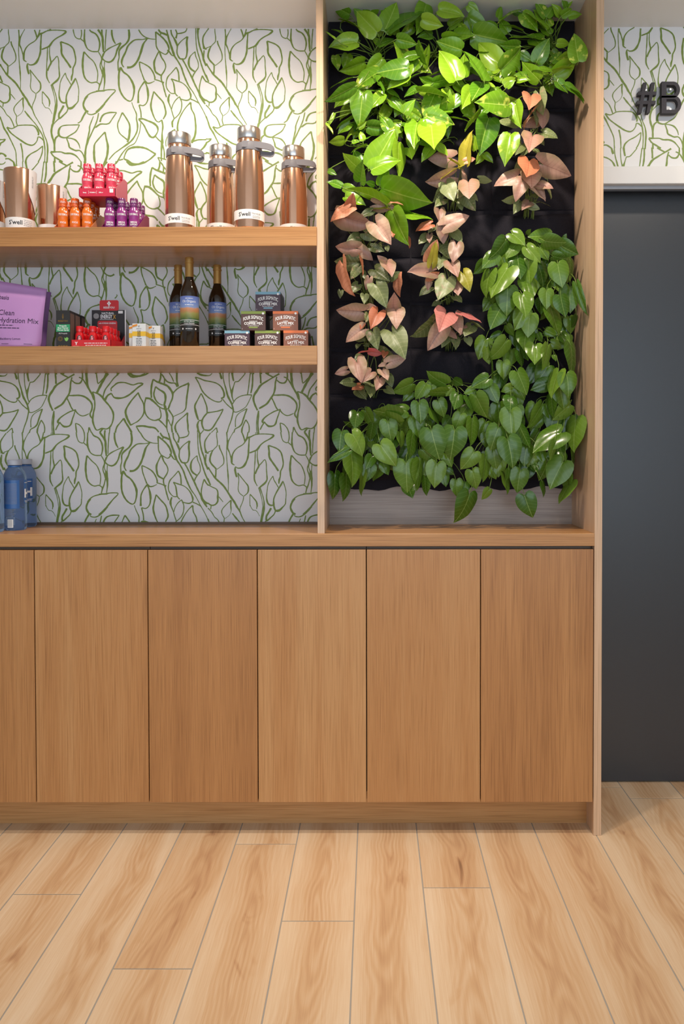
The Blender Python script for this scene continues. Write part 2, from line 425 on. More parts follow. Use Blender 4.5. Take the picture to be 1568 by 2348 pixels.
# ------------------------------------------------------------------ printed vine pattern of the wallpaper
CROPS = {'A': (0, 40, 6.533), 'B': (220, 40, 6.031), 'C': (0, 220, 6.533), 'D': (220, 220, 6.031),
         'E': (80, 850, 6.272), 'F': (310, 850, 6.272), 'G': (480, 850, 6.272)}
STROKES = """
A|125,162 128,230 138,300 135,372 105,405 70,445 45,495 28,560 30,610 60,660 100,700 122,728|11 11 12 12 9 12 20 22 22 20 20 20
A|165,360 175,410 205,475 235,560 235,640 200,680 150,720 125,732|18 16 14 14 12 9 9 9
A|0,465 35,455 70,440|10 10 10
A|118,735 118,800 110,865|18 18 20
A|0,700 50,780 110,865 180,930 240,990 300,1080 350,1160 400,1230 440,1307|20 16 22 22 24 20 26 24 26
C|440,131 480,190 520,290 580,390 630,480 660,580 700,680 715,790 710,900 705,1000|24 18 12 10 9 12 14 22 18 20
A|278,162 285,250 290,320 280,400 278,500 285,620 295,740 303,830 308,940 308,1010 305,1070|16 14 20 10 10 10 14 18 10 8 10
A|380,162 330,250 300,320 290,400 320,470 345,560 360,640 400,665|9 9 18 22 14 14 20 8
A|505,162 530,220 555,300|16 16 20
A|600,162 590,220 555,310 520,355 440,405 390,460 362,530 358,620|12 14 16 12 12 14 20 22
A|600,240 560,300|20 20
A|590,250 640,235 700,205 780,192 880,192 960,200 990,215 940,260 850,310 790,360 740,430 690,455 625,480|24 18 12 12 12 14 24 18 14 18 24 18 14
A|620,245 615,330 610,420 605,520 580,610 540,680 490,710 440,710 415,690 408,740 420,800 435,850|16 16 20 22 20 28 18 12 12 24 26 20
A|750,162 755,185|16 16
A|718,165 712,200|8 8
A|712,450 708,600 700,720 700,800 700,880 715,930 745,985|11 14 10 16 20 14 10
A|745,440 742,540 755,630 765,680 735,740 712,800|10 12 18 20 20 18
A|765,680 810,630 857,582 878,640 882,740 890,840 890,890 860,940 800,990 775,1015|14 12 12 12 12 16 18 22 22 18
A|785,1010 810,1080 840,1180 850,1260 848,1307|18 12 12 18 20
A|765,1010 790,1090 815,1190 830,1307|14 12 8 8
A|908,365 920,450 925,545 970,620 1020,690 1062,755|20 22 24 22 22 24
A|908,365 970,385 1040,415 1095,465 1120,540 1135,640 1120,710 1095,760 1090,840 1075,890 1070,950|16 16 16 18 18 16 16 18 16 22 14
A|980,832 935,900 905,970 895,1040 885,1130 890,1200 910,1255 950,1280 990,1275|10 10 10 10 14 20 22 20 20
A|980,832 995,890 1030,950 1065,1010|10 12 12 10
A|1132,910 1100,970 1060,1035 1020,1110 995,1180 993,1250 1000,1307|18 20 18 16 16 22 20
C|1000,125 1020,180 1075,182 1130,130 1170,80 1175,0|20 24 30 16 12 12
A|1132,910 1160,990 1180,1080 1178,1170 1172,1250|12 11 10 10 12
A|450,785 465,880 460,970 455,1030 475,1090 535,1140|14 10 10 10 10 9
A|450,785 500,850 560,925 605,985 610,1050 595,1095 545,1138|12 12 12 18 18 14 10
A|540,1140 530,1210 490,1307|10 10 10
C|490,125 480,190|10 10
A|637,1110 632,1180 635,1290|10 9 9
C|638,100 655,140 685,178 720,180 755,215 780,270|8 8 8 8 7 5
A|637,1110 690,1170 735,1230 745,1300|12 14 18 18
C|745,100 735,160|16 10
A|0,965 60,1000 130,1035 150,1090 148,1160 148,1220 110,1270 50,1280 0,1245|14 12 14 18 24 22 16 20 16
A|0,870 40,970|14 12
A|165,1150 230,1230|12 8
C|50,105 42,165|12 12
C|350,25 280,90 220,160 208,210 225,260 250,305 242,370 260,440|14 10 12 12 10 12 12 14
C|350,25 345,90 350,160 350,200 320,260 260,305|16 18 14 7 4 4
A|1258,515 1245,600 1238,700 1245,800 1265,890 1310,950 1370,980 1440,968 1475,990 1492,1010 1475,1090|18 22 26 22 20 16 14 14 14 18 14
A|1258,515 1330,595 1400,660 1440,740 1465,840 1455,960|16 14 12 14 12 12
A|1095,162 1105,230 1130,295 1170,320 1205,318 1222,250 1215,162|16 12 11 12 11 13 14
A|1205,318 1265,370|12 12
A|1270,162 1265,260 1265,350 1285,420 1315,475 1380,510 1465,512|14 18 24 18 14 14 14
A|1330,162 1360,210 1430,245 1475,310 1495,400 1480,490 1465,512|14 18 18 20 20 14 12
B|15,152 60,215 90,270 95,360 105,480|22 22 26 24 20
B|80,152 85,260|18 20
B|145,152 135,270 130,350 128,450|12 12 11 10
B|30,470 70,540 80,590 60,640 60,690 85,750 95,790|10 12 14 14 12 18 22
B|345,352 270,385 180,430 125,475 95,530 90,570 130,605 180,620 230,595 270,530 290,460 310,420 345,352|16 10 14 14 20 16 14 18 20 16 20 22 20
B|85,580 75,640 95,700 100,760|10 10 12 28
B|120,610 115,680 110,750 118,830 120,900 108,1000|10 10 30 24 16 9
B|95,790 75,880 50,950 38,1000|12 14 14 12
B|220,152 220,230 240,310 270,365|20 20 20 12
B|450,152 460,220 455,300 420,360 350,420 320,470 320,560 305,620 310,740|22 24 22 18 20 18 12 14 14
B|715,290 650,305 545,310 490,345 440,400 410,480 370,560 355,620 365,660 385,690|14 10 14 16 18 18 22 20 14 12
B|715,290 660,360 635,430 615,500 580,590 530,660 480,690 430,692|12 18 26 22 22 22 24 26
B|580,152 620,220 660,260 710,285 770,300 835,303|14 14 12 12 9 9
B|340,690 320,760 315,860 320,960 345,1040 390,1110 440,1150 475,1160|22 22 22 20 20 18 16 14
B|340,690 380,755 440,800 490,870 525,960 525,1050 500,1140 470,1160|22 20 18 22 26 18 14 12
D|495,90 520,160 560,250 560,320 575,400 570,480 540,550 490,620 430,670 330,740 250,800 180,880|9 10 14 14 18 16 16 18 20 12 12 12
B|600,615 610,700 640,790 670,870|14 14 12 18
B|600,615 660,640 740,690 790,760 815,830 810,860|14 12 16 16 16 16
B|670,875 710,910 760,905 810,880|22 18 12 8
B|810,858 870,875 940,905|14 12 20
B|670,890 620,960 590,1030 585,1100 585,1185|18 14 16 18 24
B|680,895 705,960 720,1040 722,1090|14 18 28 20
D|722,0 715,60 690,110 650,135 605,125 600,140 620,220 625,300|18 16 12 12 14 16 14 16
B|825,200 830,290 835,400 870,465|18 14 14 12
B|825,200 880,245 940,300 990,370 1010,440 990,490 960,512 920,495 870,465|18 18 18 22 18 14 12 11 12
B|985,455 1010,470 1050,525 1085,530|16 18 12 12
B|855,152 890,205 940,225 985,245|16 20 22 24
B|895,210 895,240|14 14
B|970,152 990,230 1010,310 1040,400 1070,490 1090,540 1130,600 1180,690 1210,780 1250,880 1290,960 1340,1030 1390,1120 1415,1170|14 18 22 24 26 20 16 18 18 18 14 10 9 9
B|870,470 830,550 805,620 810,700 830,760 905,805|14 14 22 22 20 18
B|880,475 905,550 950,620 965,680 945,740 905,805 905,860 925,920 950,1020 975,1105|20 16 14 12 14 16 14 14 16 12
B|1035,152 1045,230 1080,290 1105,340 1125,400 1120,460 1125,510 1160,570 1195,575|18 16 16 26 16 14 16 18 18
B|1090,152 1120,220 1105,290|18 14 24
B|1120,225 1180,218 1240,195 1258,152|12 14 12 12
B|1265,265 1200,310 1150,360 1125,400|12 10 12 14
B|1265,265 1255,350 1262,450 1250,540 1225,575 1190,575|22 22 20 16 14 18
B|1195,580 1230,640 1280,740 1330,840 1370,930 1420,1030 1450,1100 1510,1200|16 16 16 20 18 20 28 16
B|1370,475 1310,530 1285,590 1285,660 1310,710 1365,750|10 10 22 22 20 20
B|1370,475 1380,540 1410,610 1415,690 1380,745 1345,800 1330,860|14 10 10 10 12 14 10
B|1380,152 1382,300 1395,430 1430,560 1480,720 1530,830 1560,890|12 10 12 14 16 18 14
B|1410,152 1410,260 1435,400 1470,500 1490,590 1525,670|26 16 18 18 22 20
B|1560,152 1510,220 1480,280 1480,360 1500,435|10 12 16 16 28
B|1500,435 1535,436|20 12
B|1495,455 1490,560|14 14
B|1470,805 1500,860 1530,895|14 16 14
B|1470,805 1445,890 1430,970 1435,1040 1460,1110 1520,1150|14 12 14 16 26 20
B|1110,690 1050,760 990,830 970,920 985,990 1040,1050 1090,1050|14 10 14 12 12 10 14
B|1110,690 1140,760 1150,880|16 16 16
B|1040,850 1070,900 1085,980 1095,1050 1130,1090|14 14 18 14 12
B|1040,850 1110,875 1200,910 1270,980 1310,1070 1305,1120 1270,1145 1230,1145 1170,1130|14 14 10 14 20 14 14 14 12
B|1310,1130 1360,1150 1430,1190|14 12 12
B|1020,1060 1000,1120 1005,1170|14 26 20
D|1005,85 1010,100 1040,180 1060,250 1080,315 1055,360 1060,435|18 16 10 12 12 20 18
D|1155,10 1100,60 1060,130 1045,185|12 10 10 10
D|1155,10 1185,90 1180,180 1150,250 1085,315|14 12 12 12 9
D|1310,90 1250,150 1195,230 1150,320 1130,400 1130,470 1160,540|18 10 12 14 18 18 14
D|1310,90 1320,180 1360,260 1375,360 1380,460 1365,560 1320,650|18 14 14 18 20 24 28
D|1400,60 1420,95 1470,180 1510,260 1525,300|9 10 9 9 12
C|0,145 60,210 100,280 150,325 190,400 215,470|12 12 10 12 14 12
C|0,310 30,390 60,480 110,560 150,640 190,720 235,830 245,950 250,990|16 16 20 20 14 14 12 12 11
C|105,470 170,490 215,475 270,445 350,437 430,437 500,445 550,490 580,560 570,590|18 12 12 12 12 13 14 20 24 14
C|105,470 150,540 220,600 320,670 400,720 480,740 530,710 560,660 570,615 610,625 650,665|20 18 14 20 18 16 12 12 14 14 16
C|370,225 420,290 480,360 540,430 590,510 640,600 665,720 675,850 668,1000|12 20 12 12 16 14 18 12 12
C|850,100 845,180 825,280 800,400 785,440 770,530 785,620 812,700 818,830|20 24 20 22 26 24 24 24 20
C|830,120 820,200 800,320 790,400|9 10 10 14
C|800,430 840,380 890,335|8 11 14
C|955,145 920,210 885,270 885,325 900,335 950,290 1000,240 1020,190|22 24 22 26 20 16 14 16
C|1190,432 1080,435 980,440 915,460 880,520 885,590 930,620 990,625 1050,590 1130,540 1165,490 1190,432|12 12 12 14 26 26 18 16 14 14 12 12
C|885,590 835,630 820,700 815,760|16 20 20 16
C|990,630 1060,635 1130,660 1180,720 1200,790|12 12 18 14 8
C|1000,640 1030,720 1040,770 1090,800 1140,820 1190,815 1230,850 1260,910 1280,960|14 18 20 18 18 14 14 18 24
C|760,840 850,838 920,840 970,860 1060,862 1130,890 1180,940 1215,990|26 14 14 18 20 18 12 10
C|760,840 800,900 870,945 940,990|20 16 18 18
C|820,920 820,1000|22 22
C|1400,305 1345,450 1340,520 1310,660 1280,830 1275,990|10 16 18 18 24 30
C|1478,255 1450,380 1390,520 1330,650 1300,740|14 16 16 18 20
C|1390,510 1450,450 1500,420|8 12 12
C|1310,0 1260,80 1250,150 1290,225 1320,230 1310,265 1370,280 1430,260 1500,200 1568,120|22 22 24 26 16 12 14 16 18 20
A|1568,1100 1450,1110 1350,1140 1290,1190 1268,1230|14 14 14 16 24
B|0,1020 100,1012 180,1000 270,1010 200,1090 110,1200|16 14 12 12 14 20
D|110,120 60,170 0,225|20 20 18
C|1290,235 1250,300 1210,380 1165,408|22 22 16 12
D|285,230 190,230 110,255 75,300 55,360|12 16 16 20 20
D|285,230 230,310 180,380 120,390 60,390 0,440|12 12 14 14 16 10
D|365,230 330,310 300,390 310,470 340,530 440,610|16 12 14 12 12 16
D|365,230 420,310 465,400 465,500 455,580 435,640|16 16 18 26 24 22
D|620,370 605,490 570,590 530,660 450,700 390,760 340,830 290,920|9 9 9 10 10 12 14 16
D|320,890 375,875|14 12
D|385,870 410,790 450,735 530,710 620,710 700,730 770,770 825,805|12 14 18 24 22 18 16 22
D|825,805 740,880 650,930 560,945 490,930 440,895 385,870|20 14 18 20 22 22 14
D|590,325 640,315 720,345 800,380 850,430 855,490 820,555|24 18 18 22 22 12 16
D|590,325 660,400 710,500 750,560 790,575 820,555|16 16 18 22 18 22
D|825,560 860,600 900,635|14 12 12
D|800,-60 770,60 760,150 790,260 830,340 870,362 905,335|16 16 22 16 12 10 12
D|800,-60 860,10 930,90 960,190 965,250 930,320|14 16 16 18 18 14
D|910,330 925,420 915,520 915,640 905,760 905,900|14 18 14 30 18 16
D|925,680 945,780 945,870|12 14 16
D|1320,640 1400,610 1480,605 1525,606|16 14 12 12
C|0,652 40,655 78,652 50,685 0,712|12 12 20 18 16
D|1530,650 1500,700 1450,750 1400,775 1330,770|18 20 16 12 12
C|0,858 50,868 85,900 82,915|16 18 26 14
C|80,945 130,940 200,985|14 16 18
D|1480,795 1530,798|10 12
D|1330,875 1420,905|14 16
D|855,850 880,900|14 14
D|855,850 900,862 970,882|12 12 12
D|1090,460 1020,510 980,580 965,640 970,700|9 9 9 10 10
D|1090,460 1085,540|14 10
C|640,750 560,815 460,870 400,930 385,990|12 14 14 20 26
C|640,750 632,850 600,940 570,990|12 14 14 12
C|310,710 335,830 345,990|18 16 12
C|1568,545 1480,640 1420,720 1410,800 1410,900 1420,990|14 14 16 24 28 26
D|125,500 60,570 0,640|16 12 14
D|125,500 145,600 165,700 155,820 130,905|18 18 26 24 26
E|300,35 308,120 310,190|20 20 20
E|575,50 490,100 400,155 310,215 260,290 220,350 205,410 225,490 265,575|22 16 18 24 26 26 24 22 20
E|375,35 430,70 485,97|18 18 14
E|540,95 520,180 515,260 495,340 450,410 400,480 340,520 288,550|16 18 22 20 22 22 22 18
E|540,140 580,175 630,185 665,170 690,115 690,35|14 16 18 20 18 16
E|640,95 690,118 730,175 780,260 830,345 860,420|14 14 16 20 22 26
E|745,35 755,150 765,220 800,290|28 30 26 18
E|485,358 560,357 640,355 710,370 760,400 810,450 830,500 825,560 800,620 810,660 835,690|12 18 18 20 22 20 20 18 18 18 14
E|470,400 500,460 530,530 555,565|14 16 16 14
E|590,555 600,590 640,630 690,652 740,640 785,618|10 14 12 12 12 9
E|585,565 510,590 430,635 370,680 340,720 340,750 375,745|16 14 14 16 26 20 16
E|585,575 570,630 545,700 525,770 490,800 430,805 395,780 370,750|14 13 16 20 18 22 18 14
E|360,755 330,800 305,855|16 14 14
E|280,580 278,660 270,760 275,840 285,925|16 20 18 18 20
E|275,590 255,700 250,800 260,920|8 9 9 10
E|835,305 870,315 920,335 970,375 1020,440 1080,510 1130,600 1135,680 1115,760 1080,815 1030,840 970,830 910,855 880,840 850,770 838,700 850,600 868,520 865,430 850,350 835,305|14 14 20 24 22 18 22 18 16 18 14 16 14 16 20 22 18 16 16 20 14
E|890,35 900,110 915,185 960,145 1010,95|16 14 14 14 16
E|1050,35 1000,120 950,215 900,315|42 30 28 26
E|1200,55 1140,110 1080,190 1020,270 995,340 985,385|16 12 14 16 16 14
E|1195,35 1190,70|22 22
E|1110,325 1060,350 1030,390 1015,425|16 22 24 26
E|1110,295 1100,260 1150,210 1200,175 1290,170 1360,190 1420,205 1500,180 1560,190 1490,240 1420,300 1350,355 1270,390 1190,395 1140,380 1110,330|12 16 16 18 14 16 14 16 20 18 20 20 18 24 18 14
E|1340,38 1390,85 1450,90 1510,75 1590,40|16 22 20 16 12
E|1495,315 1440,375 1380,450 1325,540 1310,600 1335,690 1385,785|18 16 18 20 26 26 22
F|47,315 80,390 120,460 135,540 125,620 90,680 40,730 0,752 -60,785|20 16 16 18 16 14 14 12 14
E|1285,685 1240,740 1185,810 1162,890|18 14 18 20
E|1285,685 1310,740 1360,820 1398,890|24 22 22 24
F|20,800 120,795 200,810 290,825 345,884|20 22 22 20 16
F|20,800 60,870 80,895|14 14 14
E|590,758 600,840 608,890|14 16 14
E|590,758 640,775 690,830 715,890|12 12 12 14
E|785,815 775,890|16 14
E|785,815 820,890|16 14
E|985,835 945,880 950,900|18 20 20
E|1015,855 1010,900|18 18
E|1085,820 1078,900|14 12
F|375,35 370,110 350,165|18 20 26
F|385,50 425,110 425,185|16 16 16
F|425,110 470,160 530,178 580,180 610,235|14 18 16 16 18
F|495,35 530,90 560,158|10 12 14
F|605,35 605,140 620,230|24 22 28
F|265,125 245,200 235,300 240,390|18 22 22 18
F|265,125 320,160 400,190 470,220 520,280 545,330 540,400 510,470 480,555|18 20 22 24 26 24 18 18 20
F|550,325 600,270 660,230 720,205 780,178|18 16 16 18 20
F|775,185 765,270 750,370 740,480 730,550 690,595 620,630 555,660|22 18 20 18 14 11 8 9
F|300,230 280,300 275,350 300,420 350,475 405,495|18 16 20 18 14 10
F|300,230 350,270 420,315 440,360 440,430 425,490 440,560|18 18 24 26 24 22 24
F|150,395 210,400 250,425 300,470 350,520 410,548 470,552|22 24 26 20 16 14 22
F|160,395 140,480 140,560 160,630 210,690 280,715 330,705 370,680 378,620 355,535|16 16 18 16 13 14 18 14 13 12
F|435,500 445,560 465,640 462,720 460,830 478,890|26 26 28 24 14 12
F|345,705 400,755 440,800 460,830|20 16 14 12
F|485,560 520,610 550,665 545,740 530,800 540,890|20 18 16 16 18 18
F|480,700 510,770 530,800|12 11 12
F|760,605 700,660 640,710 590,770 580,830 600,890|16 12 12 16 22 22
F|760,605 755,700 765,790 765,850 780,890|16 18 20 16 14
F|870,95 930,110 1000,140 1080,155 1160,175 1220,210 1260,260 1285,330 1280,380 1240,400|16 14 16 14 14 14 20 22 22 20
F|870,95 920,180 970,290 1040,370 1130,430 1200,450 1240,440 1255,410|16 14 16 16 12 14 12 10
F|1265,410 1320,480 1400,550|12 12 14
F|895,38 960,62 1040,72 1085,65 1110,38|14 24 14 10 10
F|1225,35 1240,85 1252,120|20 26 24
F|1265,35 1280,150 1310,260 1340,370 1395,480 1420,590|12 12 18 24 20 20
F|1355,35 1358,150 1370,240 1395,330|10 10 12 24
F|1400,35 1410,100 1422,150|24 22 16
G|375,160 420,155 460,115 525,38|12 12 12 10
F|1440,160 1415,240 1398,300 1398,370 1420,440|11 14 26 16 12
G|330,490 345,470 385,410 460,365 550,348 620,350|12 12 11 11 12 14
G|615,355 580,430 530,520 450,575 390,597 355,590|10 9 9 10 10 10
F|1415,590 1390,700 1350,810 1328,890|14 14 12 14
G|548,545 450,600 400,650 380,720 382,810|10 8 10 10 12
G|548,545 520,620 490,710 470,770 430,810 375,840 360,890|16 16 18 18 14 14 12
G|530,705 500,770 475,840 472,890|12 14 18 20
G|530,705 570,770 580,840 572,890|14 12 14 14
G|595,35 580,150 570,240 555,340|12 12 12 12
G|628,35 628,150 620,240 602,325|18 18 20 14
F|955,325 910,410 865,500 870,560 890,640 915,710|14 14 20 24 26 16
F|955,325 1000,420 1035,520 1040,605|14 14 16 16
F|1040,605 1120,595 1200,580 1272,555|18 12 14 16
F|1272,555 1230,640 1170,740 1120,820 1070,858 1000,850|12 14 16 18 18 16
F|1040,610 990,670 965,730 970,790 995,850|16 18 22 20 16
F|920,718 960,715|16 16
F|920,725 900,780 915,860 930,895|16 24 22 18
F|905,800 900,890|9 10
F|990,855 945,910|12 10
F|1175,820 1100,890|12 9
F|1175,820 1190,890|14 14
"""
TILE_X, LOW_DZ = 0.695, at(179, 1104, WALL_Y).z - at(174.6, 179.3, WALL_Y).z
TILE_Z = at(176, 393, WALL_Y).z - (at(179, 878.7, WALL_Y).z - LOW_DZ)   # negative step, one repeat down
PRINT = []
for line in STROKES.strip().split('\n'):
    cr, pts, ws = line.split('|'); ox, oy, sc = CROPS[cr]
    P = []
    for q, w in zip(pts.split(), ws.split()):
        a, b = q.split(','); p = at(ox + float(a) / sc, oy + float(b) / sc, WALL_Y)
        P.append((p.x, p.z - (LOW_DZ if cr in 'EFG' else 0.0), float(w) / sc / pxs(WALL_Y)))
    # smooth the stroke
    S = []
    for i in range(len(P) - 1):
        p0, p1, p2, p3 = P[max(i - 1, 0)], P[i], P[i + 1], P[min(i + 2, len(P) - 1)]
        n = max(2, int(math.hypot(p2[0] - p1[0], p2[1] - p1[1]) / 0.005))
        for k in range(n):
            t = k / n
            S.append(tuple(0.5 * ((2 * p1[c]) + (-p0[c] + p2[c]) * t + (2 * p0[c] - 5 * p1[c] + 4 * p2[c] - p3[c]) * t * t + (-p0[c] + 3 * p1[c] - 3 * p2[c] + p3[c]) * t ** 3) for c in range(3)))
    S.append(P[-1]); PRINT.append(S)


def print_bay(x0, x1, z0, z1, dx, dz):
    """lay the repeating print into one papered field of the wall"""
    bm = bmesh.new(); y = WALL_Y - 0.0004
    for i in range(-6, 7):
        for j in range(-5, 6):
            ax, az = dx + i * TILE_X, dz + j * TILE_Z
            for si, S in enumerate(PRINT):
                prev = None; y0_ = y - (si % 30) * 1.2e-5
                for k, (x, z, w) in enumerate(S):
                    X, Z = x + ax, z + az
                    if not (x0 <= X <= x1 and z0 <= Z <= z1):
                        prev = None; continue
                    a, b = S[max(k - 1, 0)], S[min(k + 1, len(S) - 1)]
                    tx, tz = b[0] - a[0], b[1] - a[1]; l = math.hypot(tx, tz) or 1
                    w = max(w * 1.2, 0.0016) * 0.5 * (1 + 0.10 * math.sin(k * 1.7 + x * 90))
                    nx, nz = -tz / l * w, tx / l * w
                    yy = y0_ - k * 4e-7
                    cur = (bm.verts.new((X + nx, yy, Z + nz)), bm.verts.new((X - nx, yy, Z - nz)))
                    if prev: bm.faces.new((prev[0], prev[1], cur[1], cur[0]))
                    else: pass
                    prev = cur
    o = finish('printed_vine_pattern', bm, M['vine_ink'], wall_back)
    tag(o, kind='stuff')
    return o


Z_S1T, Z_S1B, Z_S2T, Z_S2B, Z_CT, Z_CB = 1.8546, 1.7966, 1.4955, 1.4386, 0.9249, 0.8869
X_LEFT, X_DIV = -1.75, -0.172
_ref = at(174.6, 179.3, WALL_Y); _ref2 = at(647.2, 180.9, WALL_Y)
print_bay(X_LEFT, X_DIV + 0.005, Z_S1T - 0.02, CEIL_Z, 0, 0)
_m = at(178.8, 669.1, WALL_Y); _xs = at(263, 650, WALL_Y).x
print_bay(X_LEFT, _xs, Z_S2T - 0.02, Z_S1B + 0.02, _m.x - _ref.x, _m.z - _ref.z)
_m = at(649.3, 651.2, WALL_Y)
print_bay(_xs, X_DIV + 0.005, Z_S2T - 0.02, Z_S1B + 0.02, _m.x - _ref2.x, _m.z - _ref2.z)
print_bay(X_LEFT, X_DIV + 0.005, Z_CT, Z_S2B + 0.02, at(181.7, 1105.2, WALL_Y).x - _ref.x, LOW_DZ)
_m = at(1548.2, 150.6, WALL_Y)
print_bay(PAN_X1, 1.75, HDR_TOP - 0.002, CEIL_Z, _m.x - _ref2.x, _m.z - _ref2.z)

# ================================================================== JOINERY
CAB_X0 = -1.75


def joinery(name, label, cat, *a, **k):
    o = bx(name, *a, **k); tag(o, label, cat); return o


joinery('worktop', 'long oak worktop running over the row of base cabinets', 'worktop', CAB_X0, PAN_X0, 0.0, WALL_Y, Z_CB, Z_CT, M['oak_h'], bev=0.001)
joinery('display_shelf', 'upper oak display shelf carrying copper flasks and drink trays', 'shelf', CAB_X0, X_DIV, 0.004, WALL_Y, Z_S1B, Z_S1T, M['oak_h'], bev=0.001)
joinery('display_shelf', 'lower oak display shelf carrying oil bottles, pouches and cartons', 'shelf', CAB_X0, X_DIV, 0.004, WALL_Y, Z_S2B, Z_S2T, M['oak_h'], bev=0.001)
joinery('divider_panel', 'narrow upright oak divider between shelves and plant niche', 'panel', X_DIV, -0.1505, 0.008, WALL_Y, Z_CT, CEIL_Z, M['oak_pale'], bev=0.0008)
joinery('side_panel', 'tall oak end panel from floor to ceiling beside the dark door', 'panel', PAN_X0, PAN_X1, 0.0, WALL_Y, 0.0, CEIL_Z, M['oak_pale'], bev=0.0008)
joinery('niche_backboard', 'greyish wood backboard showing below the black felt planter', 'backboard', -0.1505, PAN_X0, 0.262, WALL_Y, Z_CT, 1.20, M['oak_grey'])
joinery('wall_strip', 'thin wooden strip along the wall behind the worktop', 'strip', CAB_X0, X_DIV, 0.264, WALL_Y, Z_CT, Z_CT + 0.008, M['shadow_rail'])
joinery('plinth', 'recessed oak plinth under the base cabinets', 'plinth', CAB_X0, PAN_X0, 0.0766, 0.095, 0.0, 0.102, M['oak_h'])
GAPS = [-1.7250, -1.3790, -1.0336, -0.6883, -0.3553, -0.0237, 0.3232, PAN_X0 - 0.0015]
UNITS = [((1, 2, 3), 'oak double-door base cabinet under the shelf end with the water bottles'),
         ((3, 4, 5), 'oak double-door base cabinet between two others, below the divider panel'),
         ((5, 6, 7), 'oak double-door base cabinet under the plant wall beside the end panel')]
for ids, lab in UNITS:
    x0, x1 = GAPS[ids[0]], GAPS[ids[2]]
    root = empty('base_cabinet', ((x0 + x1) / 2, 0.15, 0.102)); tag(root, lab, 'cabinet', 'base cabinets under the worktop')

    def loc(o, root=root):
        o.location = o.location - root.location; return o
    bm = bmesh.new(); box(bm, x0 + 0.001, x1 - 0.001, 0.0225, WALL_Y - 0.002, 0.103, Z_CB - 0.014)
    loc(finish('body', bm, M['carcass'], root))
    bm = bmesh.new(); box(bm, x0 + 0.001, x1 - 0.001, 0.028, WALL_Y - 0.002, Z_CB - 0.014, Z_CB)
    loc(finish('top_rail', bm, M['shadow_rail'], root))
    for a, b in ((ids[0], ids[1]), (ids[1], ids[2])):
        bm = bmesh.new(); box(bm, GAPS[a] + 0.0015, GAPS[b] - 0.0015, 0.0, 0.021, 0.1035, 0.8765, 0.0006)
        loc(finish('door', bm, M['oak_v'], root))

# ================================================================== LETTERING
_tcache = {}


def text2d(s, bold=0.0):
    """flat letter outlines, cap height about 0.7, centred on x"""
    if (s, bold) in _tcache: return _tcache[s, bold]
    cu = bpy.data.curves.new('lettering', 'FONT'); cu.body = s; cu.size = 1.0; cu.align_x = 'CENTER'; cu.resolution_u = 2; cu.offset = bold
    o = bpy.data.objects.new('lettering', cu); COL.objects.link(o)
    me = bpy.data.meshes.new_from_object(o.evaluated_get(bpy.context.evaluated_depsgraph_get()))
    V = [tuple(v.co[:2]) for v in me.vertices]; F = [tuple(p.vertices) for p in me.polygons]
    bpy.data.objects.remove(o); bpy.data.curves.remove(cu); bpy.data.meshes.remove(me)
    _tcache[s, bold] = (V, F); return _tcache[s, bold]


def add_text(bm, s, cx, cz, size, fn, squeeze=1.0, bold=0.0, left=False):
    """fn maps flat (x, z) on the label to 3D"""
    V, F = text2d(s, bold)
    shift = -min(v[0] for v in V) * size * squeeze if left else 0
    vs = [bm.verts.new(fn(cx + shift + x * size * squeeze, cz + z * size)) for x, z in V]
    for f in F:
        try: bm.faces.new([vs[i] for i in f])
        except ValueError: pass


def fine_print(bm, cx, cz, w, h, fn, seed=1):
    """a line of print too small to read: short dashes of word length"""
    rp = random.Random(seed); x = cx - w / 2
    while x < cx + w / 2:
        l = rp.uniform(2.0, 6.0) * h; strip(bm, x, min(x + l, cx + w / 2), cz, cz + h, fn, 2); x += l + h * .9


def flat(y, arch=0.0):
    return lambda x, z: Vector((x, y, z + arch * x * x))


def wrap(R, ang0=0.0):
    return lambda x, z: Vector((R * math.sin(x / R + ang0), -R * math.cos(x / R + ang0), z))


def strip(bm, x0, x1, z0, z1, fn, n=8):
    a = [(bm.verts.new(fn(x0 + (x1 - x0) * i / n, z0)), bm.verts.new(fn(x0 + (x1 - x0) * i / n, z1))) for i in range(n + 1)]
    for p, q in zip(a, a[1:]): bm.faces.new((p[0], q[0], q[1], p[1]))


def dup(root, loc, rotz, label=None):
    r = root.copy(); COL.objects.link(r); r.location = loc; r.rotation_euler = (0, 0, rotz)
    if label: r['label'] = label
    for ch in list(root.children):
        c = ch.copy(); COL.objects.link(c); c.parent = r
        for g in ch.children:
            d = g.copy(); COL.objects.link(d); d.parent = c
    return r


def put(px, Y, z):
    return Vector((at(px, 700, Y).x, Y, z))


# ================================================================== UPPER SHELF
M['copper'] = plain('brushed_copper', 'd9ad90', 0.18, metal=1.0, noise=0.03, nscale=90)
M['steel'] = plain('brushed_steel', 'c9c6c3', 0.25, metal=1.0, noise=0.03, nscale=90)
M['grey_rubber'] = plain('grey_silicone', '77757a', 0.55, noise=0.03)
M['paper'] = plain('white_paper', 'f0eeec', 0.6, noise=0.01)
M['ink_grey'] = plain('grey_ink', '9b9896', 0.6, noise=0.02)
R_F = 0.0455


def flask_radius(z):
    prof = [(0, .0455), (.12, .0455), (.18, .0435), (.225, .0400), (.262, .0355)]
    for (a, r0), (b, r1) in zip(prof, prof[1:]):
        if z <= b: return r0 + (r1 - r0) * (z - a) / (b - a)
    return .0355


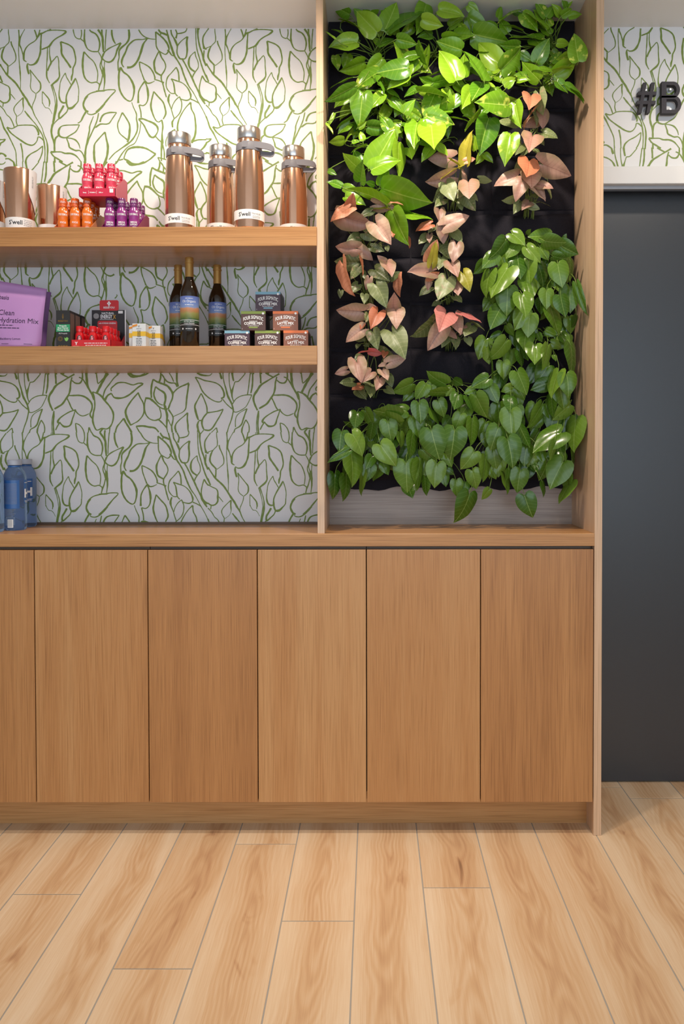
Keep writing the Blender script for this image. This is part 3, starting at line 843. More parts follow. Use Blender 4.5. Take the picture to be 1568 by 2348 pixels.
def make_flask():
    r = empty('travel_flask')
    lath('body', [(0, 0), (.0425, 0), (.0455, .003)] + [(flask_radius(z), z) for z in (.06, .12, .15, .18, .205, .225, .245, .262)] + [(.0335, .268), (.0335, .276), (0, .276)], M['copper'], r, 40)
    lath('lid', [(0, .276), (.0350, .276), (.0362, .278), (.0362, .309), (.0350, .3115), (0, .3125)], M['steel'], r, 40)
    bm = bmesh.new(); lathe(bm, [(.0362, .238), (.0400, .238), (.0405, .240), (.0395, .259), (.0390, .261), (.0355, .261), (.0362, .238)], 40)
    st = finish('carry_strap', bm, M['grey_rubber'], r, smooth=True)
    # loop of the strap: a flat band leaving the front of the collar and coming back below
    bm = bmesh.new(); pts = []
    for i in range(25):
        t = i / 24
        if t < .45:
            k = t / .45; pts.append((-.020 + .085 * k, -.041 + .016 * k, .2515 + .003 * math.sin(k * math.pi)))
        elif t < .62:
            k = (t - .45) / .17; a = k * math.pi; pts.append((.065 + .013 * math.sin(a), -.025 + .012 * k, .2505 - .0135 * (1 - math.cos(a)) / 2 * 1.3))
        else:
            k = (t - .62) / .38; pts.append((.065 - .032 * k, -.013 - .002 * k, .233 + .002 * k))
    prev = None
    for i, p in enumerate(pts):
        w = .0095 if i < 12 else .0075
        ring = [bm.verts.new((p[0], p[1] + dy, p[2] + dz)) for dy, dz in ((-.002, -w), (-.002, w), (.002, w), (.002, -w))]
        if prev:
            for k in range(4): bm.faces.new((prev[k], prev[(k + 1) % 4], ring[(k + 1) % 4], ring[k]))
        else: bm.faces.new(ring[::-1])
        prev = ring
    bm.faces.new(prev)
    finish('loop', bm, M['grey_rubber'], st, smooth=True)
    bm = bmesh.new(); lathe(bm, [(.0459, .026), (.0464, .026), (.0464, .055), (.0459, .055)], 40)
    band = finish('paper_band', bm, M['paper'], r, smooth=True)
    fn = wrap(.0468)
    bm = bmesh.new(); add_text(bm, "S'well", -.014, .0345, .0170, fn, bold=.012)
    finish('lettering', bm, M['black'], band)
    bm = bmesh.new(); add_text(bm, "TRAVELER", .0235, .0400, .0068, fn, bold=.01)
    for q in range(3): fine_print(bm, .0245, .0350 - q * .003, .026, .0010, fn, q)
    finish('small_print', bm, M['ink_grey'], band)
    return r


flask = make_flask()
FL = [(412, .095, 6, 'copper travel flask with grey strap, set apart from the others beside the drink trays'),
      (506.5, .195, 4, 'copper travel flask whose grey strap loop is hidden behind the neighbouring flask'),
      (571.5, .055, 2, 'copper travel flask with grey strap at the shelf edge, its paper band fully visible'),
      (673.5, .205, 12, 'copper travel flask with grey strap beside the upright oak divider')]
for i, (px, Y, a, lab) in enumerate(FL):
    p = put(px, Y, Z_S1T)
    p.x = at(px, 470, Y).x
    o = flask if i == 0 else dup(flask, p, 0)
    o.location = p; o.rotation_euler = (0, 0, math.atan2(-p.x, 2.27 + Y) - math.radians(a)); tag(o, lab, 'flask', 'copper travel flasks on the upper shelf')


def make_tumbler(H, R0, R1, letters=True):
    r = empty('tumbler')
    rz = lambda z: R0 + (R1 - R0) * z / H
    lath('body', [(0, 0), (R0 - .003, 0), (R0, .003), (R1, H - .004), (R1 - .0015, H), (R1 - .004, H - .001), (R1 - .006, H - .02), (0, H - .022)], M['copper'], r, 48)
    lath('lid', [(0, H - .012), (R1 - .0055, H - .012), (R1 - .0045, H - .001), (R1 - .006, H + .0012), (0, H + .0012)], M['black'], r, 40)
    bm = bmesh.new(); lathe(bm, [(rz(.008) + .0006, .008), (rz(.008) + .0012, .008), (rz(.040) + .0012, .040), (rz(.040) + .0006, .040)], 40)
    band = finish('paper_band', bm, M['paper'], r, smooth=True)
    if letters:
        fn = wrap(rz(.025) + .0016)
        bm = bmesh.new(); add_text(bm, "S'well", -.014, .0185, .0185, fn, bold=.012); finish('lettering', bm, M['black'], band)
        bm = bmesh.new()
        for q in range(4): fine_print(bm, .024, .032 - q * .0052, .028, .0014, fn, q)
        finish('small_print', bm, M['ink_grey'], band)
    # paper flap running up the side of the tumbler to the rim
    bm = bmesh.new(); n = 14; a0, a1 = math.radians(32), math.radians(118)
    lo, hi = [], []
    for i in range(n + 1):
        a = a0 + (a1 - a0) * i / n; zl = H * (.60 - .26 * min(1, (i / n) / .45)) if i > 0 else H * .62
        for z, lst in ((zl, lo), (H - .0015, hi)):
            R = rz(z) + .0016
            lst.append(bm.verts.new((R * math.sin(a), -R * math.cos(a), z)))
    for i in range(n): bm.faces.new((lo[i], lo[i + 1], hi[i + 1], hi[i]))
    tb = finish('paper_flap', bm, M['paper'], r, smooth='all')
    bm = bmesh.new(); V, F = text2d('TUMBLER'); sz = .0085
    vs = []
    for x, z in V:
        zz = H * .80 - x * sz; a = math.radians(50) + (-z * sz + .002) / R1; R = rz(zz) + .0022
        vs.append(bm.verts.new((R * math.sin(a), -R * math.cos(a), zz)))
    for f in F: bm.faces.new([vs[i] for i in f])
    finish('small_print', bm, M['ink_grey'], tb)
    return r


for px, Y, H, R0, R1, lab, lt in (
        (46, .075, .192, .0395, .0475, 'tall copper tumbler wrapped in a white paper band with black lettering', True),
        (118.5, .150, .166, .0395, .0455, 'short copper tumbler with white paper flap standing beside the orange drink tray', False),
        (-20, .100, .166, .0395, .0470, 'unlettered copper tumbler beside the tall lettered tumbler, away from the drink trays', False)):
    t = make_tumbler(H, R0, R1, lt); t.location = (at(px, 470, Y).x, Y, Z_S1T); t.rotation_euler = (0, 0, math.atan2(-t.location.x, 2.27 + Y))
    tag(t, lab, 'tumbler', 'copper tumblers on the upper shelf')


# ------------------------------------------------------------------ shot drink trays
def shot_bottle(colour, dark, words):
    r = empty('shot_bottle')
    mb = plain('shrink_label_' + colour, colour, 0.25, noise=0.03, coat=0.3); mc = plain('cap_' + dark, dark, 0.25, noise=0.03, coat=0.3)
    lath('body', [(r_, z_ * 1.18) for r_, z_ in [(0, 0), (.0145, 0), (.0165, .002), (.0165, .026), (.0155, .029), (.0158, .032), (.0168, .040), (.0168, .049), (.0145, .056), (.0112, .062), (.0112, .064), (0, .064)]], mb, r, 20)
    lath('cap', [(r_, z_ * 1.18) for r_, z_ in [(0, .064), (.0122, .064), (.0128, .066), (.0128, .069), (.0118, .070), (.0122, .0715), (.0122, .085), (.0112, .0865), (0, .0870)]], mc, r, 20)
    fn = wrap(.0173)
    bm = bmesh.new(); add_text(bm, 'FOUR SIGMATIC', 0, .0475, .0090, fn, squeeze=.42, bold=.02)
    for q, w in enumerate(words): add_text(bm, w, 0, .0235 - q * .0072, .0075, fn, squeeze=.75, bold=.02)
    for q in range(2): fine_print(bm, 0, .0915 - q * .0035, .016, .0013, wrap(.0126), q)
    finish('lettering', bm, M['white'], r)
    bm = bmesh.new(); fn2 = wrap(.0172, .55)
    vs = [bm.verts.new(fn2(.0032 * math.cos(a * .785), .060 + .0032 * math.sin(a * .785))) for a in range(8)]; bm.faces.new(vs)
    finish('round_seal', bm, M['white'], r)
    return r


def tray(name, lab, w, d, hl, hs, col, side, words):
    r = empty(name); tag(r, lab, 'tray', 'display trays of small drink bottles')
    m = plain('carton_' + col, col, 0.5, noise=0.03); ms = plain('carton_side_' + side, side, 0.5, noise=0.03)
    t = .0012
    bx('base', -w / 2, w / 2, 0, d, 0, t, m, r)
    lip = bx('front_lip', -w / 2, w / 2, 0, t, t, hl, m, r)
    bx('back', -w / 2, w / 2, d - t, d, t, hs, m, r)
    for s in (-1, 1):
        bm = bmesh.new(); pr = [(0, t), (d, t), (d, hs), (d * .72, hs), (0, hl)]
        x = s * (w / 2 - t / 2)
        a = [bm.verts.new((x - t / 2, y, z)) for y, z in pr]; b = [bm.verts.new((x + t / 2, y, z)) for y, z in pr]
        bm.faces.new(a); bm.faces.new(b[::-1])
        for k in range(5): bm.faces.new((a[k], b[k], b[(k + 1) % 5], a[(k + 1) % 5]))
        finish('side', bm, ms, r)
    bm = bmesh.new()
    for i, q in enumerate(words): add_text(bm, q, -w * .34 + i * w * .22, hl * .40, hl * .20, flat(-.0004), squeeze=.8, bold=.03)
    for i in range(len(words) - 1): strip(bm, -w * .235 + i * w * .22, -w * .230 + i * w * .22, hl * .3, hl * .7, flat(-.0004), 1)
    if words: finish('lettering', bm, M['white'], lip)
    bm = bmesh.new(); box(bm, w * .34, w * .44, -.0006, 0, hl * .45, hl * .92); finish('price_sticker', bm, M['paper'], lip)
    return r


def shot_set(colour, cap, words, tcol, tside, x0, x1, Yf, z, hl, hs, name, what, tw, ends):
    X0, X1 = at(x0, 480, Yf).x, at(x1, 480, Yf).x
    w = X1 - X0; d = .112
    t = tray('display_tray', name, w, d, hl, hs, tcol, tside, tw); t.location = ((X0 + X1) / 2, Yf, z)
    b = shot_bottle(colour, cap, words); first = True; step = w / 3 - .0005
    for row in range(3):
        for c in range(3):
            loc = (X0 + step * (c + .5) + .001, Yf + .0195 + row * .0355, z + .0013)
            o = b if first else dup(b, loc, 0); first = False
            o.location = loc; o.rotation_euler = (0, 0, math.atan2(-loc[0], 2.3) + random.uniform(-.12, .12))
            tag(o, what + ', ' + ('front row', 'second row', 'back row')[row] + ' ' + ends[c], 'bottle', 'small drink bottles in display trays')
    return t


shot_set('e0701c', 'd2581a', ['FOCUS'], 'c8431d', 'd98d5e', 124, 209, .045, Z_S1T, .013, .072, 'orange carton tray of small drinks beside a short tumbler', 'orange shot bottle in the carton tray on the shelf', [], ('beside the tumbler', 'between its neighbours', 'towards the purple tray'))
shot_set('8d2f7e', '6e2a66', ['IMMUNE', 'SUPPORT'], '6b2147', '8d3057', 232, 317, .045, Z_S1T, .013, .072, 'purple carton tray of small drinks beside the orange tray', 'purple shot bottle in the carton tray on the shelf', [], ('towards the orange tray', 'between its neighbours', 'towards the flasks'))
shot_set('d8405a', 'cc2947', ['BEAUTY'], 'c51f44', 'd9687a', 181, 265, .040, Z_S1T + .1042, .0245, .080, 'red carton tray of small drinks stacked across the two lower trays', 'red shot bottle in the topmost carton tray', ['Beauty', 'VITAMIN C', '1500 mg'], ('on the tumbler side', 'between its neighbours', 'on the flask side'))

# ================================================================== LOWER SHELF
M['lilac'] = plain('lilac_pouch_foil', 'b98ac4', 0.36, noise=0.04, nscale=12)
M['lilac_dark'] = plain('lilac_pouch_back_foil', '8f66a6', 0.4, noise=0.04, nscale=12)
M['plum_ink'] = plain('plum_ink', '3d2348', 0.5, noise=0.02)


def pouch(px_r, Y, ztop, w, mat, lab, lean):
    r = empty('stand_up_pouch', (at(px_r, 660, Y).x - w / 2, Y, Z_S2T)); tag(r, lab, 'pouch', 'lilac stand-up pouches')
    H = ztop - Z_S2T; nx, nz = 14, 18
    bm = bmesh.new(); grid = {}
    for side in (-1, 1):
        for i in range(nx + 1):
            for j in range(nz + 1):
                u, v = i / nx * 2 - 1, j / nz
                hw = w / 2 * (0.90 + .10 * v) * (1 if v > .1 else 1 - .05 * (1 - v / .1))
                th = .027 * (1 - v ** 1.6) * (1 - abs(u) ** 3.0) + .0012
                if v > .86: th = .0012 + .0015 * math.sin(v * 160) * (1 - abs(u) ** 6)
                th += .0016 * math.sin(u * 7 + v * 9) * (1 - abs(u) ** 2) * (1 - v)
                z = H * v + .17 * v * v * (w / 2 - hw * u)
                grid[side, i, j] = bm.verts.new((hw * u, side * th + lean * v * v, max(z, 0)))
    for side in (-1, 1):
        for i in range(nx):
            for j in range(nz):
                q = [grid[side, i, j], grid[side, i + 1, j], grid[side, i + 1, j + 1], grid[side, i, j + 1]]
                bm.faces.new(q if side < 0 else q[::-1])
    for i in range(nx):
        for j in (0, nz):
            bm.faces.new((grid[-1, i, j], grid[-1, i + 1, j], grid[1, i + 1, j], grid[1, i, j]))
    for j in range(nz):
        for i in (0, nx):
            bm.faces.new((grid[-1, i, j], grid[1, i, j], grid[1, i, j + 1], grid[-1, i, j + 1]))
    body = finish('bag', bm, mat, r, smooth='all')
    return r, body, H, w, lean


def pouch_front(H, lean, w):
    def fn(x, z):
        v = z / H; u = x / (w / 2 * (0.90 + .10 * v))
        th = .027 * (1 - v ** 1.6) * (1 - min(abs(u), 1) ** 3.0) + .0012 + .0016 * math.sin(u * 7 + v * 9) * (1 - u ** 2) * (1 - v)
        return Vector((x, -th + lean * v * v - .0007, z + .17 * v * v * (w / 2 - x)))
    return fn


ZT = at(99, 662, .075).z
r, body, H, w, lean = pouch(101, .060, ZT, .215, M['lilac'], 'lilac drink-mix pouch with dark lettering in front of its twin', .02)
fn = pouch_front(H, lean, w); bm = bmesh.new()
xl = lambda px: at(px, 720, .05).x - r.location.x
zl = lambda py: (at(50, py, .045).z - Z_S2T) * (1 - .045 * (793 - py) / 130)
add_text(bm, 'sun basis', xl(-26), zl(689), .0165, fn, left=True, bold=.006)
add_text(bm, 'Clean', xl(-2), zl(724), .0215, fn, left=True)
add_text(bm, 'Hydration Mix', xl(0), zl(741), .0215, fn, left=True, squeeze=.93)
fine_print(bm, xl(18), zl(748), .042, .0022, fn, 3)
fine_print(bm, xl(25), zl(754), .060, .0022, fn, 5)
add_text(bm, 'Blackberry Lemon', xl(5), zl(780), .0085, fn, left=True, bold=.006)
strip(bm, xl(9), xl(26), zl(790), zl(789), fn, 4); strip(bm, xl(58), xl(75), zl(790), zl(789), fn, 4)
finish('lettering', bm, M['plum_ink'], body)
r2 = pouch(111, .132, at(110, 668, .135).z, .215, M['lilac_dark'], 'lilac drink-mix pouch half hidden behind the lettered one', .02)

# black and green spray cartons in a row
M['carton_black'] = plain('carton_black', '23211f', 0.4, noise=0.05); M['carton_side'] = plain('carton_side_brown_grey', '6b5a50', 0.5, noise=0.06)
M['green_band'] = plain('green_band', '2f9a67', 0.4, noise=0.02); M['gold_ink'] = plain('gold_ink', '8a6a2c', 0.4, metal=0.4, noise=0.02)
M['leaf_print'] = plain('leaf_green_print', '7fbf5a', 0.5, noise=0.02)
w = at(160.4, 750, .03).x - at(128.5, 750, .03).x; h = at(140, 711.5, .03).z - Z_S2T
X0 = at(128.5, 750, .03).x
for i, (ya, yb, lab) in enumerate(((.03, .067, 'black carton with green band facing out, first of its row'), (.070, .112, 'dark carton right behind the green-banded one'), (.120, .152, 'dark carton at the back of the row by the wallpaper'))):
    r = empty('spray_carton', (X0 + w / 2, (ya + yb) / 2, Z_S2T)); tag(r, lab, 'carton', 'dark spray cartons in a row')
    d = (yb - ya) / 2
    b = bx('box', -w / 2, w / 2, -d, d, 0, h, M['carton_black'], r, bev=.0006)
    bx('side_print', w / 2, w / 2 + .0004, -d + .003, d - .003, .006, h - .008, M['carton_side'], b)
    if i == 0:
        f = flat(-d - .0005)
        bm = bmesh.new(); strip(bm, -w / 2, w / 2, h * .42, h * .62, flat(-d - .0004), 1); finish('green_band', bm, M['green_band'], b)
        bm = bmesh.new()
        for q, s in enumerate(('Propolis', 'Raw Honey', 'Throat Spray')): add_text(bm, s, 0, h * (.56 - q * .055), .0068, f, bold=.02)
        add_text(bm, '6% Propolis', 0, h * .36, .0055, f); finish('lettering', bm, M['white'], b)
        bm = bmesh.new(); add_text(bm, 'BEE&YOU', 0, h * .69, .0070, f, bold=.015); fine_print(bm, 0, h * .035, w * .7, .0020, f, 4)
        for k in range(3): add_text(bm, 'Y', 0, h * (.76 + .05 * k), .011 - .002 * k, f, bold=.02)
        for rr in (.0072, .0045):
            for k in range(20):
                a0, a1 = k * math.pi / 10, (k + 1) * math.pi / 10
                vs = [bm.verts.new(f(-w * .2 + q * math.cos(a), h * .23 + q * math.sin(a))) for q, a in ((rr, a0), (rr, a1), (rr - .0010, a1), (rr - .0010, a0))]
                bm.faces.new(vs)
        finish('gold_print', bm, M['gold_ink'], b)
        bm = bmesh.new(); vs = [bm.verts.new(f(w * .24 + x * .0075, h * .22 + z * .0075)) for x, z in ((-.9, .7), (-.3, .35), (.2, .9), (.9, .3), (.5, -.6), (0, -.9), (-.6, -.5))]; bm.faces.new(vs)
        finish('leaf_print', bm, M['leaf_print'], b)

# red counter display with card and small bottles
M['red'] = plain('display_red', 'd11c24', 0.4, noise=0.02); M['card_black'] = plain('card_black', '241a1c', 0.45, noise=0.03)
M['gold_x'] = plain('gold_print', 'c8962c', 0.4, noise=0.02)
Yd = .035
X0, X1 = at(163, 780, Yd).x, at(254, 780, Yd).x
root = empty('counter_display', ((X0 + X1) / 2, Yd, Z_S2T)); tag(root, 'red counter display box with black back card and rounded red header', 'display')
w = X1 - X0; d = .130
hl = at(200, 779, Yd).z - Z_S2T
bx('base', -w / 2, w / 2, 0, d, 0, .0012, M['red'], root)
lip = bx('front_lip', -w / 2, w / 2, 0, .0012, .0012, hl, M['red'], root)
for s in (-1, 1):
    bm = bmesh.new(); pr = [(0, 0), (d, 0), (d, .055), (d * .75, .030), (0, hl)]; x = s * (w / 2 - .0006)
    a = [bm.verts.new((x - .0006, y, z)) for y, z in pr]; b = [bm.verts.new((x + .0006, y, z)) for y, z in pr]
    bm.faces.new(a); bm.faces.new(b[::-1])
    for k in range(5): bm.faces.new((a[k], b[k], b[(k + 1) % 5], a[(k + 1) % 5]))
    finish('side', bm, M['red'], root)
bm = bmesh.new(); f = flat(-.0004)
add_text(bm, 'Y', -w * .37, hl * .35, .012, f, bold=.05); add_text(bm, 'BEE&YOU', -w * .37, hl * .08, .0042, f)
fine_print(bm, w * .12, hl * .52, w * .58, .0020, f, 6); fine_print(bm, w * .12, hl * .24, w * .52, .0020, f, 7)
finish('lettering', bm, M['white'], lip)
Yc = Yd + d + .002


def rounded(bm, x0, x1, z0, z1, rad, y0, y1, only_top=False):
    pts = []
    for cx, cz, a0 in ((x1 - rad, z1 - rad, 0), (x0 + rad, z1 - rad, 90), (x0 + rad, z0 + rad, 180), (x1 - rad, z0 + rad, 270)):
        for k in range(6):
            a = math.radians(a0 + k * 18); pts.append((cx + rad * math.cos(a), cz + rad * math.sin(a)))
    a = [bm.verts.new((x, y0, z)) for x, z in pts]; b = [bm.verts.new((x, y1, z)) for x, z in pts]
    bm.faces.new(a); bm.faces.new(b[::-1])
    for k in range(len(pts)): bm.faces.new((a[k], b[k], b[(k + 1) % len(pts)], a[(k + 1) % len(pts)]))


cx = lambda px: at(px, 740, Yc).x - root.location.x
cz = lambda py: at(250, py, Yc).z - Z_S2T
card = bx('back_card', cx(210.5), cx(286), d + .002, d + .0032, 0, cz(711), M['card_black'], root)
bx('card_edge', cx(286), cx(288.5), d + .002, d + .0032, 0, cz(711), M['paper'], card)
bm = bmesh.new(); rounded(bm, cx(229), cx(272.5), cz(712.5), cz(688.5), .006, d + .0006, d + .0018); hdr = finish('header', bm, M['red'], root)
bm = bmesh.new(); rounded(bm, cx(224), cx(269), 0, cz(735.5), .006, d + .0006, d + .0018); pnl = finish('red_panel', bm, M['red'], root)
f = flat(d + .0002); bm = bmesh.new()
add_text(bm, 'BEE&YOU', cx(250.5), cz(707.5), .0085, f, bold=.02)
for k, (dx_, dz_) in enumerate(((0, 0), (-.0034, .0042), (.0034, .0042), (0, .0085))):
    vs = [bm.verts.new(f(cx(250.5) + dx_ + .0030 * math.cos(a * 1.047), cz(699) + dz_ + .0030 * math.sin(a * 1.047))) for a in range(6)]; bm.faces.new(vs)
add_text(bm, 'V', cx(250.5), cz(704), .0065, f, bold=.05)
finish('lettering', bm, M['white'], hdr)
f = flat(d + .0012); bm = bmesh.new()
add_text(bm, 'NATURAL', cx(247.5), cz(720.5), .0090, f, bold=.02)
add_text(bm, 'ENERGY', cx(244), cz(730), .0165, f, squeeze=.62, bold=.03)
strip(bm, cx(229), cx(260), cz(733), cz(732), f, 1)
finish('lettering', bm, M['white'], card)
bm = bmesh.new(); add_text(bm, 'X', cx(262.5), cz(731), .0180, f, squeeze=.7, bold=.03); finish('gold_letter', bm, M['gold_x'], card)
bm = bmesh.new(); rounded(bm, cx(214.5), cx(227), cz(731), cz(718.5), .0078, d + .0012, d + .002); finish('round_emblem', bm, M['ink_grey'], card)
bm = bmesh.new(); rounded(bm, cx(271.5), cx(282), cz(719), cz(713), .001, d + .001, d + .002); finish('price_sticker', bm, M['paper'], card)
bm = bmesh.new(); add_text(bm, 'with KOREAN GINSENG', cx(246.5), cz(743), .0070, flat(d + .0001), squeeze=.75, bold=.02); finish('lettering', bm, M['white'], pnl)


def red_shot():
    r = empty('energy_shot')
    mb = plain('red_bottle', 'd6141f', 0.16, noise=0.03, coat=0.5)
    lath('body', [(0, 0), (.0125, 0), (.0140, .002), (.0140, .034), (.0132, .040), (.0098, .047), (.0098, .049), (0, .049)], mb, r, 20)
    lath('cap', [(0, .049), (.0112, .049), (.0116, .051), (.0116, .064), (.0108, .0655), (0, .066)], mb, r, 20)
    fn = wrap(.0144)
    bm = bmesh.new(); vs = [bm.verts.new(fn(-.003 + .0072 * math.cos(a * .3927), .024 + .0135 * math.sin(a * .3927))) for a in range(16)]; bm.faces.new(vs)
    ov = finish('oval_label', bm, M['card_black'], r)
    fn = wrap(.0147); bm = bmesh.new()
    V, F = text2d('ENERGYX'); s = .0085
    vs = [bm.verts.new(fn(-.0002 - z * s, .022 + x * s * .7)) for x, z in V]
    for q in F: bm.faces.new([vs[i] for i in q])
    finish('lettering', bm, M['white'], ov)
    return r


b = red_shot(); first = True
for row in range(4):
    for c in range(3):
        p = Vector((root.location.x - w / 2 + w * (c + .5) / 3, Yd + .0175 + row * .0305, Z_S2T + .0013))
        o = b if first else dup(b, p, 0); first = False
        o.location = p; o.rotation_euler = (0, 0, math.atan2(-p.x, 2.3) + random.uniform(-.12, .12))
        tag(o, 'red energy shot bottle in the red display, ' + ('front row', 'second row', 'third row', 'row against the card')[row] + (' beside the dark cartons', ' middle file', ' beside the white cartons')[c], 'bottle', 'red energy shots in the counter display')

# small white and yellow cartons
M['carton_white'] = plain('carton_white', 'd9dcdd', 0.45, noise=0.02); M['yellow'] = plain('yellow_band', 'e3b62c', 0.45, noise=0.03)
M['orange_tag'] = plain('orange_tag', 'd98a2a', 0.5, noise=0.03)


def white_carton(w, d, h):
    r = empty('drops_carton')
    b = bx('box', -w / 2, w / 2, -d / 2, d / 2, 0, h, M['carton_white'], r, bev=.0005)
    f = flat(-d / 2 - .0004)
    bm = bmesh.new(); strip(bm, -w / 2, w / 2, h * .46, h * .66, f, 1)
    strip(bm, 0, d, h * .46, h * .66, lambda x, z: Vector((w / 2 + .0004, -d / 2 + x, z)), 1); finish('yellow_band', bm, M['yellow'], b)
    bm = bmesh.new(); f = flat(-d / 2 - .0008)
    for k, s in enumerate(('OX', 'XO', 'GO')): add_text(bm, s, 0, h * (.62 - .10 * k), .0085, f, squeeze=.8, bold=.02)
    add_text(bm, 'Y', 0, h * .84, .0075, f, bold=.02); add_text(bm, 'BEE&YOU', 0, h * .76, .0035, f)
    for k in range(5): fine_print(bm, 0, h * (.34 - .07 * k), w * (.44 - .05 * (k % 2)), .0015, f, k)
    finish('lettering', bm, M['black'], b)
    bm = bmesh.new(); vs = [bm.verts.new(f(x * w, z * h)) for x, z in ((-.49, .84), (-.12, .90), (-.12, .98), (-.49, .93))]; bm.faces.new(vs); finish('orange_tag', bm, M['orange_tag'], b)
    return r


ww = at(334.5, 770, .02).x - at(303.5, 770, .02).x
hh = at(320, 741.8, .02).z - Z_S2T
wc = white_carton(ww, .030, hh); first = True
for px, Y, lab in ((318.8, .035, 'white and yellow carton standing in front of the other small cartons'), (311, .072, 'white and yellow carton peeking out behind the foremost one'),
                   (352, .078, 'white and yellow carton heading the second row'), (353.5, .112, 'white carton second in the receding row'), (355, .146, 'white carton third in the receding row'), (356.5, .180, 'white carton fourth in the receding row'), (358, .214, 'white carton last in the receding row beside the oil bottles')):
    p = Vector((at(px, 770, Y - .015).x, Y, Z_S2T)); o = wc if first else dup(wc, p, 0); first = False
    o.location = p; tag(o, lab, 'carton', 'white and yellow cartons on the lower shelf')

# dark oil bottles with gold capsules and landscape labels
m, nt, bs = nodes('dark_bottle_glass'); bs.inputs['Base Color'].default_value = lin('1d130a'); bs.inputs['Roughness'].default_value = .06; bs.inputs['Specular IOR Level'].default_value = .6
M['oil_glass'] = m
M['gold_cap'] = plain('gold_capsule', 'a88042', 0.42, metal=0.5, noise=0.06, nscale=60)


def landscape():
    m, nt, b = nodes('landscape_label'); N = nt.nodes; L = nt.links
    tc = N.new('ShaderNodeTexCoord'); sp = N.new('ShaderNodeSeparateXYZ'); L.new(tc.outputs['Object'], sp.inputs[0])
    n = N.new('ShaderNodeTexNoise'); n.inputs['Scale'].default_value = 70; n.inputs['Detail'].default_value = 4; L.new(tc.outputs['Object'], n.inputs['Vector'])
    mr = N.new('ShaderNodeMapRange'); mr.inputs[1].default_value = .055; mr.inputs[2].default_value = .155; L.new(sp.outputs['Z'], mr.inputs[0])
    ad = N.new('ShaderNodeMath'); ad.operation = 'MULTIPLY_ADD'; ad.inputs[1].default_value = .16; L.new(n.outputs[0], ad.inputs[0]); L.new(mr.outputs[0], ad.inputs[2])
    sb = N.new('ShaderNodeMath'); sb.operation = 'SUBTRACT'; sb.inputs[1].default_value = .08; L.new(ad.outputs[0], sb.inputs[0])
    r = N.new('ShaderNodeValToRGB'); L.new(sb.outputs[0], r.inputs[0]); cr = r.color_ramp
    cr.elements[0].position = 0.0; cr.elements[0].color = lin('22201f'); cr.elements[1].position = 1.0; cr.elements[1].color = lin('5d6fae')
    for p, c in ((.20, '26241f'), (.22, '2f4a35'), (.32, '3c5a38'), (.36, '5c6b33'), (.50, '8a8a4c'), (.58, 'b07a4e'), (.66, 'b98663'), (.69, '7f93bd'), (.82, '6f88c4')):
        e = cr.elements.new(p); e.color = lin(c)
    L.new(r.outputs[0], b.inputs['Base Color']); b.inputs['Roughness'].default_value = .35
    return m


M['landscape'] = landscape()


def oil_bottle():
    r = empty('oil_bottle')
    R = .0285
    lath('glass', [(0, 0), (R - .003, 0), (R, .004), (R, .165), (R - .001, .175), (R - .006, .190), (.0165, .205), (.0125, .218), (.0118, .235), (.0118, .268), (0, .268)], M['oil_glass'], r, 36)
    lath('capsule', [(.0122, .220), (.0130, .220), (.0126, .262), (.0142, .263), (.0142, .267), (.0126, .268), (.0130, .279), (.0118, .281), (0, .281)], M['gold_cap'], r, 28)
    bm = bmesh.new(); strip(bm, -.060, .060, .050, .158, wrap(R + .0004), 36); lb = finish('label', bm, M['landscape'], r, smooth='all')
    fn = wrap(R + .0008); bm = bmesh.new()
    fine_print(bm, 0, .150, .024, .0014, fn, 2); add_text(bm, 'Oli Organic', 0, .138, .0110, fn, squeeze=.85); fine_print(bm, 0, .130, .026, .0016, fn, 8)
    strip(bm, -.055, .055, .0840, .0850, fn, 24); strip(bm, -.055, .055, .0690, .0700, fn, 24)
    add_text(bm, 'EXTRA VIRGIN', 0, .0785, .0050, fn); add_text(bm, 'COLD PRESSED', 0, .0722, .0050, fn)
    fine_print(bm, 0, .0565, .022, .0016, fn, 9)
    for sx in (-.021, .021):
        vs = [bm.verts.new(fn(sx + .0026 * math.cos(a * .785), .0575 + .0030 * math.sin(a * .785))) for a in range(8)]; bm.faces.new(vs)
    finish('lettering', bm, M['white'], lb)
    return r


ob = oil_bottle()
for i, (px, Y, lab) in enumerate(((434.5, .065, 'dark oil bottle with gold capsule in front of its neighbour, label fully visible'), (409, .165, 'dark oil bottle with gold capsule partly hidden by the one in front'), (498.5, .165, 'dark oil bottle with gold capsule standing alone beside the coffee boxes'))):
    p = Vector((at(px, 700, Y).x, Y, Z_S2T)); o = ob if i == 0 else dup(ob, p, 0); o.location = p; o.rotation_euler = (0, 0, math.atan2(-p.x, 2.27 + Y) + (-.05, .12, .1)[i])
    tag(o, lab, 'bottle', 'dark oil bottles on the lower shelf')

# coffee and latte mix boxes in a pyramid
M['box_plum'] = plain('box_plum', '4a3340', 0.42, noise=0.05); M['box_brown'] = plain('box_brown', '543a33', 0.42, noise=0.05); M['box_rust'] = plain('box_rust', '8a5a45', 0.42, noise=0.05)
M['tint_blue'] = plain('tint_blue', '7fb0c6', 0.45, noise=0.02); M['tint_green'] = plain('tint_green', '8ba04a', 0.45, noise=0.02); M['tint_orange'] = plain('tint_orange', 'e07a45', 0.45, noise=0.02)
M['box_side'] = plain('box_side_dark', '2b2226', 0.5, noise=0.06)


